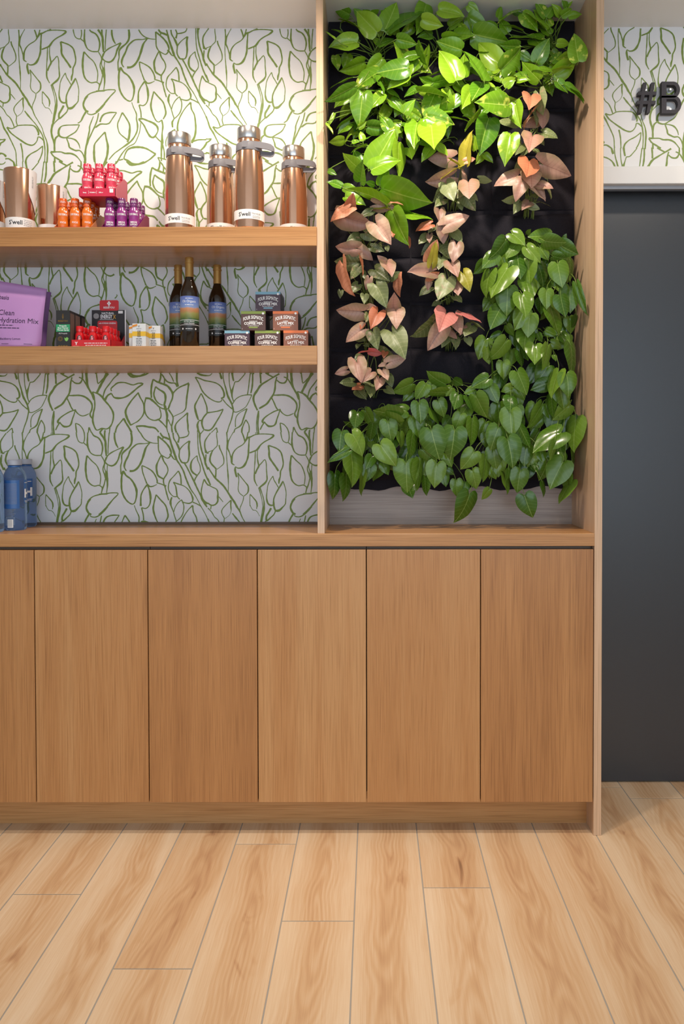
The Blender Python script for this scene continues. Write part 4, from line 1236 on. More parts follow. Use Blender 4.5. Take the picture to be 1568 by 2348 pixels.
def mix_box(px0, px1, Yf, z, main, tint, t1, t2, lab):
    X0, X1 = at(px0, 740, Yf).x, at(px1, 740, Yf).x; w, h, d = X1 - X0, .0605, .098
    r = empty('drink_mix_box', ((X0 + X1) / 2, Yf, z)); tag(r, lab, 'box', 'drink mix boxes in a pyramid')
    b = bx('carton', -w / 2, w / 2, 0, d, 0, h, M[main], r, bev=.0005)
    bx('side_print', w / 2, w / 2 + .0004, .002, d - .002, .002, h - .008, M['box_side'], b)
    bm = bmesh.new(); f = flat(-.0004)
    strip(bm, -w / 2, w / 2, h * .86, h, f, 1); finish('colour_band', bm, M[tint], b)
    bm = bmesh.new(); strip(bm, -w * .18, w * .18, h * .12, h * .19, f, 1); finish('flavour_badge', bm, M[tint], b)
    bm = bmesh.new()
    add_text(bm, 'FOUR SIGMATIC', 0, h * .60, .0155, flat(-.0006, -7.0), squeeze=.56, bold=.02)
    add_text(bm, t1, 0, h * .45, .0046, f, bold=.02); add_text(bm, t2, 0, h * .30, .0115, f, squeeze=.92, bold=.035)
    fine_print(bm, 0, h * .225, w * .46, .0014, f, len(t1))
    vs = [bm.verts.new(flat(-.0008)(w * .40 + .0036 * math.cos(a * .628), h * .88 + .0036 * math.sin(a * .628))) for a in range(10)]; bm.faces.new(vs)
    add_text(bm, 'I', -w * .45, h * .05, .006, f)
    finish('lettering', bm, M['white'], b)
    return r


hB = .0606
for a in ((514.6, 572, .100, 0, 'box_plum', 'tint_blue', 'ADAPTOGEN', 'COFFEE MIX', 'plum coffee box with blue edge at the foot of the pyramid by the oil bottle'),
          (584, 642, .100, 0, 'box_brown', 'tint_green', 'MUSHROOM', 'COFFEE MIX', 'brown coffee box with green edge in the middle of the bottom row'),
          (649.6, 706.3, .098, 0, 'box_rust', 'tint_orange', 'COFFEE', 'LATTE MIX', 'rust latte box with orange edge in the bottom row'),
          (552.5, 608.7, .098, 1, 'box_brown', 'tint_green', 'MUSHROOM', 'COFFEE MIX', 'brown coffee box with green edge in the second row'),
          (625.5, 683.4, .098, 1, 'box_rust', 'tint_orange', 'COFFEE', 'LATTE MIX', 'rust latte box with orange edge in the second row'),
          (585.8, 643.2, .097, 2, 'box_plum', 'tint_blue', 'ADAPTOGEN', 'COFFEE MIX', 'plum coffee box with blue edge on top of the pyramid')):
    mix_box(a[0], a[1], a[2], Z_S2T + a[3] * hB, *a[4:])

# ================================================================== WORKTOP
m, nt, bs = nodes('blue_clear_plastic')
bs.inputs['Base Color'].default_value = lin('a9c3e6'); bs.inputs['Roughness'].default_value = .04
bs.inputs['Transmission Weight'].default_value = .88; bs.inputs['IOR'].default_value = 1.18
M['blue_plastic'] = m
M['blue_print'] = plain('blue_print', '2f5f9f', 0.3, noise=0.08, nscale=25)
M['cap_grey'] = plain('cap_translucent_grey', 'b4b9c6', 0.4, noise=0.02)


def water_bottle():
    r = empty('water_bottle'); R = .0345
    lath('bottle', [(0, .004), (.020, .003), (.030, 0), (.0335, .004), (R, .010), (R, .165), (R - .002, .178), (.0255, .194), (.0200, .200), (.0185, .206), (.0185, .212), (0, .2121)], M['blue_plastic'], r, 40)
    lath('neck_ring', [(.0188, .2005), (.0208, .2010), (.0208, .2050), (.0188, .2060)], M['blue_print'], r, 32)
    lath('cap', [(.0190, .2075), (.0212, .2075), (.0214, .209), (.0214, .2225), (.0204, .224), (0, .224)], M['cap_grey'], r, 36)
    lb = None
    bm = bmesh.new(); fn = wrap(R + .0004); strip(bm, -.055, .018, .070, .160, fn, 24); lb = finish('printed_panel', bm, M['blue_print'], r, smooth='all')
    fn = wrap(R + .0008); bm = bmesh.new()
    for k in range(16): strip(bm, -.034, .010, .148 - k * .0042, .1488 - k * .0042, fn, 10)
    for k in range(6): strip(bm, -.030, .006 - (k % 3) * .004, .066 - k * .0042, .0668 - k * .0042, fn, 10)
    finish('small_print', bm, M['ink_grey'], lb)
    bm = bmesh.new(); strip(bm, -.019, -.001, .010, .036, fn, 6); bc = finish('barcode_label', bm, M['paper'], r)
    bm = bmesh.new(); fn = wrap(R + .0012)
    for k in range(11): strip(bm, -.0175, -.0035, .0125 + k * .0021, .0125 + k * .0021 + (.0006, .0012)[k % 2], fn, 4)
    finish('barcode', bm, M['ink_grey'], bc)
    fn = wrap(R + .0012, 1.35); bm = bmesh.new(); add_text(bm, 'H', 0, .105, .036, fn, bold=.05)
    fine_print(bm, 0, .150, .022, .0022, fn, 1); fine_print(bm, 0, .092, .024, .0016, fn, 2); fine_print(bm, 0, .088, .020, .0016, fn, 3)
    finish('lettering', bm, M['white'], r)
    bm = bmesh.new(); strip(bm, -.014, .014, .085, .160, wrap(R + .0004, 1.35), 10); finish('side_panel', bm, M['blue_print'], r, smooth='all')
    return r


wb = water_bottle()
for i, (px, Y, a, lab) in enumerate(((34.5, .125, -8, 'blue clear water bottle with barcode panel facing out'), (58.5, .222, -62, 'blue clear water bottle standing behind the one with the barcode'), (-18.5, .070, -70, 'blue clear water bottle standing nearest the front edge of the worktop'))):
    p = Vector((at(px, 1140, Y).x, Y, Z_CT)); o = wb if i == 0 else dup(wb, p, 0); o.location = p; o.rotation_euler = (0, 0, math.atan2(-p.x, 2.27 + Y) + math.radians(a))
    tag(o, lab, 'bottle', 'blue water bottles on the worktop')

# ================================================================== LETTERS ABOVE THE DOOR
M['foam'] = plain('dark_grey_foam', '3c3a40', 0.75, noise=0.35, nscale=260, bump=0.5)
Yl = WALL_Y - 0.030


def wl(px, py): p = at(px, py, Yl); return p.x, p.z


def prism(bm, pts, y0, y1, bev=.0):
    a = [bm.verts.new((x, y0, z)) for x, z in pts]; b = [bm.verts.new((x, y1, z)) for x, z in pts]
    n = len(pts); bm.faces.new(a); bm.faces.new(b[::-1])
    for k in range(n): bm.faces.new((a[k], b[k], b[(k + 1) % n], a[(k + 1) % n]))


bm = bmesh.new()
for x0, x1 in ((1474, 1463), (1492.5, 1481.5)):
    prism(bm, [wl(*q) for q in ((x0 + 1, 189), (x0 + 9, 189), (x1 + 8, 258.5), (x1 + .5, 258.5))], Yl, Yl + .018)
for y0, xa, xb in ((209.5, 1463.5, 1505.5), (230.5, 1461, 1503.5)):
    prism(bm, [wl(*q) for q in ((xa, y0), (xb, y0), (xb - 1, y0 + 8), (xa - 1, y0 + 8))], Yl + .0005, Yl + .0175)
tag(finish('wall_letter', bm, M['foam']), 'dark grey raised hash sign on the wallpaper above the door', 'letter', 'raised letters above the door')
bm = bmesh.new()


def bowl(cx, cy, rx, ry, x0):
    return [(x0, cy - ry)] + [(cx + rx * math.cos(math.radians(t)), cy + ry * math.sin(math.radians(t))) for t in range(-90, 91, 15)] + [(x0, cy + ry)]


def ringpart(outer, inner):
    n = len(outer)
    o0 = [bm.verts.new((*[wl(*p)[0]], Yl, wl(*p)[1])) for p in outer]; o1 = [bm.verts.new((wl(*p)[0], Yl + .018, wl(*p)[1])) for p in outer]
    i0 = [bm.verts.new((wl(*p)[0], Yl, wl(*p)[1])) for p in inner]; i1 = [bm.verts.new((wl(*p)[0], Yl + .018, wl(*p)[1])) for p in inner]
    for k in range(n):
        j = (k + 1) % n
        bm.faces.new((o0[k], o0[j], i0[j], i0[k])); bm.faces.new((o1[j], o1[k], i1[k], i1[j]))
        bm.faces.new((o0[j], o0[k], o1[k], o1[j])); bm.faces.new((i0[k], i0[j], i1[j], i1[k]))


ringpart(bowl(1544, 205.5, 15, 18.5, 1517), bowl(1543, 205.8, 8, 11, 1528))
ringpart(bowl(1546, 239.5, 16, 20, 1517), bowl(1545, 239.3, 9, 12.2, 1528))
tag(finish('wall_letter', bm, M['foam']), 'dark grey raised letter B on the wallpaper above the door', 'letter', 'raised letters above the door')
for o in [q for q in bpy.data.objects if q.name.startswith('wall_letter')]:
    bm = bmesh.new(); x0 = min(v.co.x for v in o.data.vertices); x1 = max(v.co.x for v in o.data.vertices); z1 = max(v.co.z for v in o.data.vertices)
    for x in (x0 * .35 + x1 * .65 - .008, x0 * .72 + x1 * .28):
        for z in (z1 * .18, z1 * .82): box(bm, x - .003, x + .003, .005, .021, z - .003, z + .003)
    finish('spacer', bm, M['alu'], o)

# ================================================================== FELT WALL PLANTER
FY = 0.238                       # face of the felt backing
fp = empty('felt_planter', (0.26, WALL_Y, at(1030, 1118, FY).z)); tag(fp, 'black felt pocket planter filling the oak niche', 'planter')
FX0, FX1 = -0.1475, 0.6660
FZ0, FZ1 = at(1030, 1120, FY).z, at(1030, 46, FY).z


def fl_(o):
    o.location = o.location - fp.location; return o


bm = bmesh.new(); n = 40; top = []; bot = []
for i in range(n + 1):
    x = FX0 + (FX1 - FX0) * i / n
    zb = FZ0 + .006 * math.sin(i * .55 + 1.0) + .003 * math.sin(i * 1.3)
    top.append((x, FZ1 + .002 * math.sin(i * .9))); bot.append((x, zb))
fr = [[bm.verts.new((x, FY, z)) for x, z in row] for row in (bot, top)]
bk = [[bm.verts.new((x, 0.259, z)) for x, z in row] for row in (bot, top)]
for i in range(n):
    bm.faces.new((fr[0][i], fr[0][i + 1], fr[1][i + 1], fr[1][i])); bm.faces.new((bk[0][i + 1], bk[0][i], bk[1][i], bk[1][i + 1]))
    bm.faces.new((fr[0][i + 1], fr[0][i], bk[0][i], bk[0][i + 1])); bm.faces.new((fr[1][i], fr[1][i + 1], bk[1][i + 1], bk[1][i]))
for i in (0, n): bm.faces.new((fr[0][i], fr[1][i], bk[1][i], bk[0][i]))
fl_(finish('backing', bm, M['felt'], fp, smooth=None))
ROWS = [at(1030, y, FY).z for y in (150, 256, 362, 492, 594, 697, 803, 908, 1012)]
ROWB = [at(1030, y, FY).z for y in (250, 356, 482, 590, 692, 797, 902, 1006, 1100)]
CX = [FX0 + (FX1 - FX0) * t for t in (0, 1 / 3, 2 / 3, 1)]
POCKET_TOP = {}
for r_, (zt, zb) in enumerate(zip(ROWS, ROWB)):
    for c in range(3):
        x0, x1 = CX[c] + .002, CX[c + 1] - .002
        bm = bmesh.new(); nx, nz = 12, 8; g = {}
        ph = r_ * 1.7 + c * 2.3
        for i in range(nx + 1):
            for j in range(nz + 1):
                u, v = i / nx, j / nz
                prof = math.sin(math.pi * u) ** .6
                bulge = .036 * prof * (.25 + .75 * math.sin(math.pi * min(1, .15 + .62 * v))) * (.85 + .15 * math.sin(ph + 3 * u))
                bulge += .004 * math.sin(u * 9 + ph + v * 3) * prof
                z = zb + (zt - zb) * v - .010 * prof * v * v + .003 * math.sin(u * 6 + ph) * v
                g[i, j] = bm.verts.new((x0 + (x1 - x0) * u, FY - .0015 - bulge * (1 if v > 0 else .15), z))
        for i in range(nx):
            for j in range(nz): bm.faces.new((g[i, j], g[i + 1, j], g[i + 1, j + 1], g[i, j + 1]))
        bk_ = [bm.verts.new((g[i, nz].co.x, min(FY - .001, g[i, nz].co.y + .004), g[i, nz].co.z - .001)) for i in range(nx + 1)]
        for i in range(nx): bm.faces.new((g[i, nz], g[i + 1, nz], bk_[i + 1], bk_[i]))
        fl_(finish('pocket', bm, M['felt'], fp, smooth='all'))


# ------------------------------------------------------------------ leaf shapes
def leaf_mesh(name, outline, arch, fold, wave, twist=0.0, seed=0, lobe=0.0):
    """outline: right half (x, y) from sinus to tip; leaf lies in xy, base at 0, tip at y=1"""
    rnd = random.Random(seed); ns, nv = 11, 4
    # resample outline
    P = outline; L = [0]
    for a, b in zip(P, P[1:]): L.append(L[-1] + math.hypot(b[0] - a[0], b[1] - a[1]))
    def out(t):
        s = t * L[-1]
        for k in range(len(P) - 1):
            if s <= L[k + 1] + 1e-9:
                f = (s - L[k]) / (L[k + 1] - L[k]); p0, p1, p2, p3 = P[max(k - 1, 0)], P[k], P[k + 1], P[min(k + 2, len(P) - 1)]
                return tuple(.5 * (2 * p1[c] + (p2[c] - p0[c]) * f + (2 * p0[c] - 5 * p1[c] + 4 * p2[c] - p3[c]) * f * f + (3 * p1[c] - p0[c] - 3 * p2[c] + p3[c]) * f ** 3) for c in (0, 1))
        return P[-1]
    bm = bmesh.new(); uv = bm.loops.layers.uv.new('leaf'); flatco = {}
    ph = rnd.uniform(0, 6)

    def vert(x, y):
        z = -arch * y * y + fold * abs(x) - .10 * fold * (abs(x) < .02)
        z += wave * math.sin(y * 9 + ph + (2 if x > 0 else 0)) * abs(x) * 2
        z -= .55 * x * x * (1.0 + lobe) + (.9 * y * y * arch if y < 0 else 0)
        z -= .010 * max(0, math.cos((y - abs(x) * .55) * 42)) * min(1, abs(x) * 8)
        xx = x + twist * y * y
        v = bm.verts.new((xx, y - .18 * arch * max(y, 0) ** 2, z)); flatco[v] = (x, y); return v
    mid = [vert(0, max(0.0, s / ns) ** 1.0) for s in range(ns + 1)]
    for sgn in (1, -1):
        rows = []
        for s in range(ns + 1):
            ox, oy = out(s / ns); my = s / ns; row = [mid[s]]
            for k in range(1, nv + 1):
                if s == ns: row.append(mid[s]); continue
                t = k / nv
                if s == 0 and k > 0 and P[0] == (0, 0): row.append(mid[0]); continue
                row.append(vert(sgn * ox * t, my + (oy - my) * t))
            rows.append(row)
        for s in range(ns):
            for k in range(nv):
                q = [rows[s][k], rows[s][k + 1], rows[s + 1][k + 1], rows[s + 1][k]]
                u = []
                for v in q:
                    if v not in u: u.append(v)
                if len(u) < 3: continue
                try: f = bm.faces.new(u if sgn > 0 else u[::-1])
                except ValueError: continue
                f.smooth = True
                for lp in f.loops: lp[uv].uv = flatco[lp.vert]
    bmesh.ops.recalc_face_normals(bm, faces=bm.faces[:])
    if sum(f.normal.z for f in bm.faces) < 0: bmesh.ops.reverse_faces(bm, faces=bm.faces[:])
    me = bpy.data.meshes.new(name); bm.to_mesh(me); bm.free()
    me.materials.append(None)
    return me


OUT = {
    'P': [(0, 0), (.10, -.05), (.22, -.04), (.30, .08), (.335, .25), (.315, .45), (.225, .66), (.115, .83), (.035, .94), (0, 1)],
    'H': [(0, 0), (.06, -.10), (.18, -.17), (.32, -.12), (.41, .05), (.425, .25), (.38, .46), (.27, .67), (.13, .85), (.035, .96), (0, 1)],
    'S': [(0, 0), (.05, -.14), (.13, -.30), (.24, -.34), (.32, -.20), (.37, .0), (.385, .20), (.33, .45), (.22, .70), (.09, .90), (0, 1)]}
ASPECT = {'P': .67, 'H': .85, 'S': .77}
LEAVES = {}
for k in 'PHS':
    V = []
    for s in range(6):
        rn = random.Random(s * 7 + ord(k))
        V.append(leaf_mesh({'P': 'pothos_leaf', 'H': 'heart_leaf', 'S': 'arrowhead_leaf'}[k], OUT[k],
                           (.10, .22, .16, .30, .12, .20)[s], {'P': (.22, .35, .15, .30, .45, .25), 'H': (.12, .22, .30, .16, .25, .10), 'S': (.20, .35, .45, .28, .15, .38)}[k][s],
                           {'P': .03, 'H': .02, 'S': .045}[k], rn.uniform(-.10, .10), s, {'P': 0, 'H': .2, 'S': .1}[k]))
    LEAVES[k] = V


def leaf_mat(name, cols, vein, rough=.28, variegate=None, edge=None, hv=.35, trans=.18):
    """cols: three tones chosen per leaf; pale side veins; optional blotches and a tinted margin"""
    m, nt, b = nodes(name); N = nt.nodes; L = nt.links
    oi = N.new('ShaderNodeObjectInfo'); uvn = N.new('ShaderNodeUVMap'); uvn.uv_map = 'leaf'
    sp = N.new('ShaderNodeSeparateXYZ'); L.new(uvn.outputs[0], sp.inputs[0])

    def mt(op, a, c=None, d=None):
        q = N.new('ShaderNodeMath'); q.operation = op
        for i, x in enumerate((a, c, d)):
            if x is None: continue
            if hasattr(x, 'node'): L.new(x, q.inputs[i])
            else: q.inputs[i].default_value = x
        return q.outputs[0]

    def mix(f, a, c):
        x = N.new('ShaderNodeMix'); x.data_type = 'RGBA'
        for i, v in ((0, f), (6, a), (7, c)):
            if hasattr(v, 'node'): L.new(v, x.inputs[i])
            else: x.inputs[i].default_value = v
        return x.outputs[2]
    r = N.new('ShaderNodeValToRGB'); L.new(oi.outputs['Random'], r.inputs[0])
    r.color_ramp.elements[0].color = lin(cols[0]); r.color_ramp.elements[1].color = lin(cols[2]); e = r.color_ramp.elements.new(.5); e.color = lin(cols[1])
    col = r.outputs[0]
    ax = mt('ABSOLUTE', sp.outputs['X'])
    of = N.new('ShaderNodeVectorMath'); of.operation = 'SCALE'; of.inputs[0].default_value = (17., 29., 41.); L.new(oi.outputs['Random'], of.inputs['Scale'])
    ad = N.new('ShaderNodeVectorMath'); ad.operation = 'ADD'; L.new(uvn.outputs[0], ad.inputs[0]); L.new(of.outputs[0], ad.inputs[1])
    n = N.new('ShaderNodeTexNoise'); n.inputs['Scale'].default_value = 4.0; n.inputs['Detail'].default_value = 5; L.new(ad.outputs[0], n.inputs['Vector'])
    if edge:
        mr = N.new('ShaderNodeMapRange'); mr.inputs[1].default_value = .10; mr.inputs[2].default_value = .36; mr.clamp = True
        L.new(mt('ADD', ax, mt('MULTIPLY', mt('SUBTRACT', n.outputs[0], .5), .35)), mr.inputs[0])
        col = mix(mt('MULTIPLY', mr.outputs[0], edge[1]), col, lin(edge[0]))
    if variegate:
        mr = N.new('ShaderNodeMapRange'); mr.inputs[1].default_value = .57; mr.inputs[2].default_value = .66; mr.clamp = True
        L.new(n.outputs[0], mr.inputs[0])
        gate = mt('GREATER_THAN', mt('FRACT', mt('MULTIPLY', oi.outputs['Random'], 7.31)), variegate[1])
        col = mix(mt('MULTIPLY', mr.outputs[0], mt('MULTIPLY', gate, .85)), col, lin(variegate[0]))
    wv = mt('COSINE', mt('MULTIPLY', mt('SUBTRACT', sp.outputs['Y'], mt('MULTIPLY', ax, .55)), 42.0))
    wv = mt('POWER', mt('MAXIMUM', wv, 0.0), 4.0)
    midrib = mt('LESS_THAN', ax, .011)
    col = mix(mt('MINIMUM', mt('ADD', mt('MULTIPLY', wv, hv), mt('MULTIPLY', midrib, .6)), 1.0), col, lin(vein))
    L.new(col, b.inputs['Base Color'])
    b.inputs['Roughness'].default_value = rough; b.inputs['Specular IOR Level'].default_value = .5
    tr = N.new('ShaderNodeBsdfTranslucent'); L.new(col, tr.inputs['Color'])
    ms = N.new('ShaderNodeMixShader'); ms.inputs[0].default_value = trans
    out = nt.nodes['Material Output']; L.new(b.outputs[0], ms.inputs[1]); L.new(tr.outputs[0], ms.inputs[2]); L.new(ms.outputs[0], out.inputs['Surface'])
    return m


LM = {
    'P': leaf_mat('pothos_green', ('50801a', '74a01e', '93b82e'), 'b2cc5a', .22, ('ced75a', .66), None, .10),
    'H': leaf_mat('philodendron_green', ('3f661a', '597d22', '759634'), 'a3bc6a', .22, None, None, .10),
    'Sp': leaf_mat('arrowhead_pink', ('9c7869', 'ba8c7b', 'c8a08c'), '9c6c60', .42, None, ('8a7d54', .72), .28),
    'So': leaf_mat('arrowhead_coral', ('b9694a', 'd08560', 'd8977a'), 'a85c42', .42, None, None, .30),
    'Sh': leaf_mat('arrowhead_hot_pink', ('c4625f', 'd07672', 'd88a80'), 'a85550', .42, None, None, .25),
    'Sg': leaf_mat('arrowhead_olive', ('566038', '6d7a45', '8a9463'), 'a9ab7e', .40, ('a88f74', .5), None, .30),
    'Sy': leaf_mat('arrowhead_yellow_green', ('8f8f22', 'a39c2a', 'b3a83e'), 'c2b95c', .40, None, None, .25)}
M['stem'] = plain('stem_green', '6f8a35', 0.45, noise=0.12, nscale=60)
M['stem_pale'] = plain('stem_pale_green', '7f9450', 0.45, noise=0.12, nscale=60)
CO = dict(a=(740, 0), b=(1040, 0), c=(740, 180), d=(1040, 180), e=(740, 330), f=(1040, 330), g=(740, 480), h=(740, 680),
          i=(1060, 500), j=(1060, 680), k=(740, 840), l=(1060, 840), m=(740, 1000), n=(1060, 1000))
rl = random.Random(3)


def parse(txt, typ=None):
    res = []
    for item in txt.replace('\n', ';').split(';'):
        q = item.split()
        if not q: continue
        if typ: kind = typ
        else: kind = q.pop(0)
        ox, oy = CO[q[0]]; v = [float(t) for t in q[1:6]]
        dep = float(q[6]) if len(q) > 6 else None
        res.append((kind, ox + v[0] / 4.9, oy + v[1] / 4.9, ox + v[2] / 4.9, oy + v[3] / 4.9, v[4] / 4.9, dep))
    return res


def place_leaf(spec, root, idx):
    kind, bx_, by_, tx, ty, w, dep = spec
    sh = kind[0]; asp = ASPECT[sh]
    dep = (17 if dep is None else dep) + rl.uniform(-.8, .8)
    Y = WALL_Y - dep / 100.0
    Y = min(Y, FY - .05)
    lpx = math.hypot(tx - bx_, ty - by_)
    # sinus sits inside the blade for lobed leaves: traced width gives the true length where foreshortened
    Lpx = max(lpx, w / asp * .92)
    roll = 0.0
    if w < lpx * asp * .8: roll = math.acos(max(.25, w / (lpx * asp)))
    s = pxs(Y); L_ = min(Lpx / s, .165)
    dz = math.sqrt(max((L_ * s) ** 2 - lpx ** 2, 0)) / s
    dz = min(max(dz, .10 * L_), .8 * L_)
    if L_ > 0: pass
    Yt = Y - dz * .85
    for _ in range(12):
        B, T = at(bx_, by_, Y), at(tx, ty, Yt)
        half = .32 * L_
        if max(B.x, T.x) > PAN_X0 - .012 or min(B.x, T.x) < -.1505 + .010:
            Y -= .012; Yt -= .012
        else: break
    yv = (T - B); Lr = max(yv.length * 1.03, L_ * .93); yv.normalize()
    nref = Vector((rl.uniform(-.18, .18), -1.0, .22 + rl.uniform(-.22, .34)))
    zv = (nref - yv * nref.dot(yv)).normalized()
    rr = roll * (1 if rl.random() < .5 else -1) + rl.uniform(-.12, .12)
    zv = Matrix.Rotation(rr, 3, yv) @ zv
    xv = yv.cross(zv).normalized()
    mats = LM['P' if sh == 'P' else ('H' if sh == 'H' else kind)]
    me = LEAVES[sh][rl.randrange(6)]
    o = bpy.data.objects.new('leaf', me); link(o, root)
    # lateral clearance to the niche sides
    half = asp * Lr * .5
    reach = max(abs(xv.x) * half, 0)
    lo, hi = min(B.x, T.x) - reach, max(B.x, T.x) + reach
    sx = 1.0
    if hi > PAN_X0 - .003 and reach > 0: sx = max(.35, (PAN_X0 - .003 - max(B.x, T.x)) / reach)
    if lo < -.1475 and reach > 0: sx = min(sx, max(.35, (min(B.x, T.x) + .1475) / reach))
    R = Matrix(((xv.x * sx, yv.x, zv.x), (xv.y * sx, yv.y, zv.y), (xv.z * sx, yv.z, zv.z))).to_4x4() @ Matrix.Scale(Lr, 4)
    xs_ = [(R @ v.co).x for v in me.vertices]
    hi, lo = max(xs_) + B.x, min(xs_) + B.x
    if hi > PAN_X0 - .002: B.x -= hi - PAN_X0 + .002
    elif lo < -.1485: B.x += -.1485 - lo
    o.matrix_basis = Matrix.Translation(B - root.location) @ R
    o.material_slots[0].link = 'OBJECT'; o.material_slots[0].material = mats
    return B, yv


def build_plant(name, label, cat, group, rpx, rpy, leaves, hang=False, stem='stem', rad=.0017):
    rt = at(rpx, rpy, FY - .022); root = empty(name, rt); tag(root, label, cat, group)
    bm = bmesh.new()
    for q, sp_ in enumerate(leaves):
        B, yv = place_leaf(sp_, root, q)
        s = Vector((rt.x + rl.uniform(-.02, .02), FY - .012, rt.z + rl.uniform(-.012, .006)))
        c1 = s + Vector((0, -.03, .035 if not hang else .02)); c2 = B - yv * .03 + Vector((0, .015, -.012 if not hang else .018))
        pts = []
        for k in range(8):
            t = k / 7; p = s * (1 - t) ** 3 + c1 * 3 * t * (1 - t) ** 2 + c2 * 3 * t * t * (1 - t) + B * t ** 3
            p.x = min(max(p.x, -.146), PAN_X0 - .004); p.y = min(p.y, FY - .003); pts.append(p - rt)
        tube(bm, pts, rad, 5, rad * .75)
    o = finish('stems', bm, M[stem], root, smooth='all'); tag(o, kind='stuff')
    return root


POTHOS = """a 470 355 195 135 150 13;a 610 365 340 100 170 17;a 690 350 850 20 200 15;a 730 345 1120 20 230 16;a 390 470 60 480 220 9;a 400 465 115 290 120 12
a 1165 40 1090 375 150 14;a 1110 220 1355 280 110 17;a 530 160 560 -60 220 10;a 300 160 105 70 70 10;a 1300 110 1600 150 190 18;a 830 440 1060 490 110 18;a 1060 495 1130 745 45 18
a 860 500 1040 880 190 15;a 1130 740 1220 500 100 13;a 960 760 605 795 210 21;a 950 830 725 975 170 18;a 640 800 305 950 230 18;a 470 700 200 820 130 15;a 330 870 60 945 130 14
a 1500 900 1350 500 260 21;a 1560 560 1270 470 150 16;a 1390 790 1110 850 80 15;a 1240 930 1470 885 80 18;a 1240 930 1075 875 60 18;a 570 850 690 980 80 18;a 1230 400 1065 390 130 11
a 1340 430 1568 440 100 13;a 1420 300 1568 200 150 11;a 1020 300 870 390 70 11;a 800 470 720 490 60 10
b 160 60 300 145 80 15;b 160 190 395 350 110 14;b 170 190 225 380 80 16;b 0 400 220 395 200 13;b 220 385 640 480 130 13;b 740 110 480 205 120 13;b 770 340 540 230 90 12;b 830 20 780 -30 60 11
b 1045 190 930 -20 150 13;b 1045 190 1130 40 120 13;b 770 150 960 330 150 15;b 1030 310 830 95 130 15;b 1080 300 915 80 170 13;b 1200 180 1135 45 130 14;b 1210 180 1340 100 80 15;b 1290 185 1440 130 120 15
b 1265 80 1230 -20 90 14;b 1270 75 1330 0 80 13;b 870 420 620 395 110 12;b 900 430 1000 500 220 10;b 930 700 1040 445 220 16;b 340 900 180 500 200 22;b 110 870 75 590 150 18;b 510 720 250 460 180 15
b 530 790 820 535 110 17;b 440 560 560 620 130 13;b 430 800 540 780 100 13;b 740 520 520 540 80 14;b 650 520 740 500 100 12;b 750 600 880 690 80 13;b 1405 690 1350 340 230 23;b 1160 480 1310 500 70 17
b 1100 800 890 720 110 20;b 1110 790 1340 690 120 20;b 1120 840 1410 690 110 19;b 1310 620 1160 680 70 17;b 1100 700 1220 570 110 15;b 960 900 745 710 80 18;b 820 850 680 830 90 18;b 620 740 530 900 110 16
b 780 900 700 720 90 15;b 560 950 700 860 100 16;b 900 830 980 870 120 14;b 1090 870 960 800 110 15;b 430 860 280 850 70 16
c 360 90 30 270 150 16;c 330 140 120 300 180 17;c 450 150 400 520 230 19;c 620 140 430 95 80 17;c 680 170 515 315 160 20;c 610 150 780 240 60 18;c 600 0 715 145 80 19;c 720 110 880 200 90 16
c 1060 130 1425 150 140 20;c 910 390 1010 230 150 20;c 1260 170 1130 440 190 18;c 980 370 1130 460 60 17;c 1380 380 1420 200 190 15;c 1160 420 1480 510 180 20;c 1220 500 1225 745 320 20;c 1060 480 990 745 240 19
c 560 1000 820 560 290 19;e 850 -20 875 375 160 17;e 540 290 860 105 210 22;e 420 430 440 245 210 21;e 640 470 740 265 180 20;e 660 470 815 350 90 19;e 420 290 200 120 110 18;e 430 230 350 50 120 17
e 720 670 310 400 60 22;e 660 500 1210 700 190 21;e 890 800 1240 790 140 19;e 860 750 1060 780 90 18;g 780 10 920 415 190 21;e 210 480 50 390 130 17;e 230 490 400 520 100 16;e 60 300 160 330 60 15;e 580 460 480 420 90 18;e 250 590 480 680 150 16
c 400 550 500 490 50 18;c 370 430 120 510 70 15;c 500 540 750 580 100 17;c 760 580 640 400 150 17;c 30 510 125 610 60 16;c 310 500 160 600 120 15;c 240 690 70 730 60 16;c 250 700 300 620 110 16;c 450 700 430 580 80 17;c 460 690 560 620 50 17
c 490 750 300 790 60 17;c 330 720 420 700 50 17;c 1240 750 1110 920 140 17;c 1290 740 1405 860 110 17;c 960 780 1000 880 130 14
d 620 300 300 260 310 23;d 320 50 238 190 200 20;d 210 120 90 300 190 17;d 400 440 285 830 220 22;d 640 620 570 920 240 22;d 690 270 715 555 130 21;d 390 330 300 400 90 19;d 300 390 90 575 90 19
d 210 440 110 400 100 15;d 250 800 200 620 60 17;d 330 830 270 970 70 17;d 340 850 440 945 80 17;d 1160 30 1280 160 100 20;d 1250 70 1500 230 170 22;d 1310 130 1490 225 80 21;d 370 60 470 90 80 17;d 600 100 670 20 90 18;d 720 30 850 10 110 17"""
PROOT = [(866, 150), (1000, 128), (1262, 108), (860, 262), (985, 250), (1105, 205), (1248, 212), (855, 350), (1040, 330), (1120, 330), (875, 455)]
pl = parse(POTHOS, 'P')
for _ in range(55):                      # mid-sized leaves in the dense middle of the tuft
    fx, fy = rl.uniform(870, 1165), rl.uniform(120, 335)
    if fx > 1000 and fy > 290: continue
    an = rl.uniform(-.3, 3.4); ln = rl.uniform(38, 62)
    pl.append(('P', fx, fy, fx + ln * math.cos(an), fy + ln * .8 * math.sin(an), ln * rl.uniform(.4, .65), rl.uniform(12, 17)))
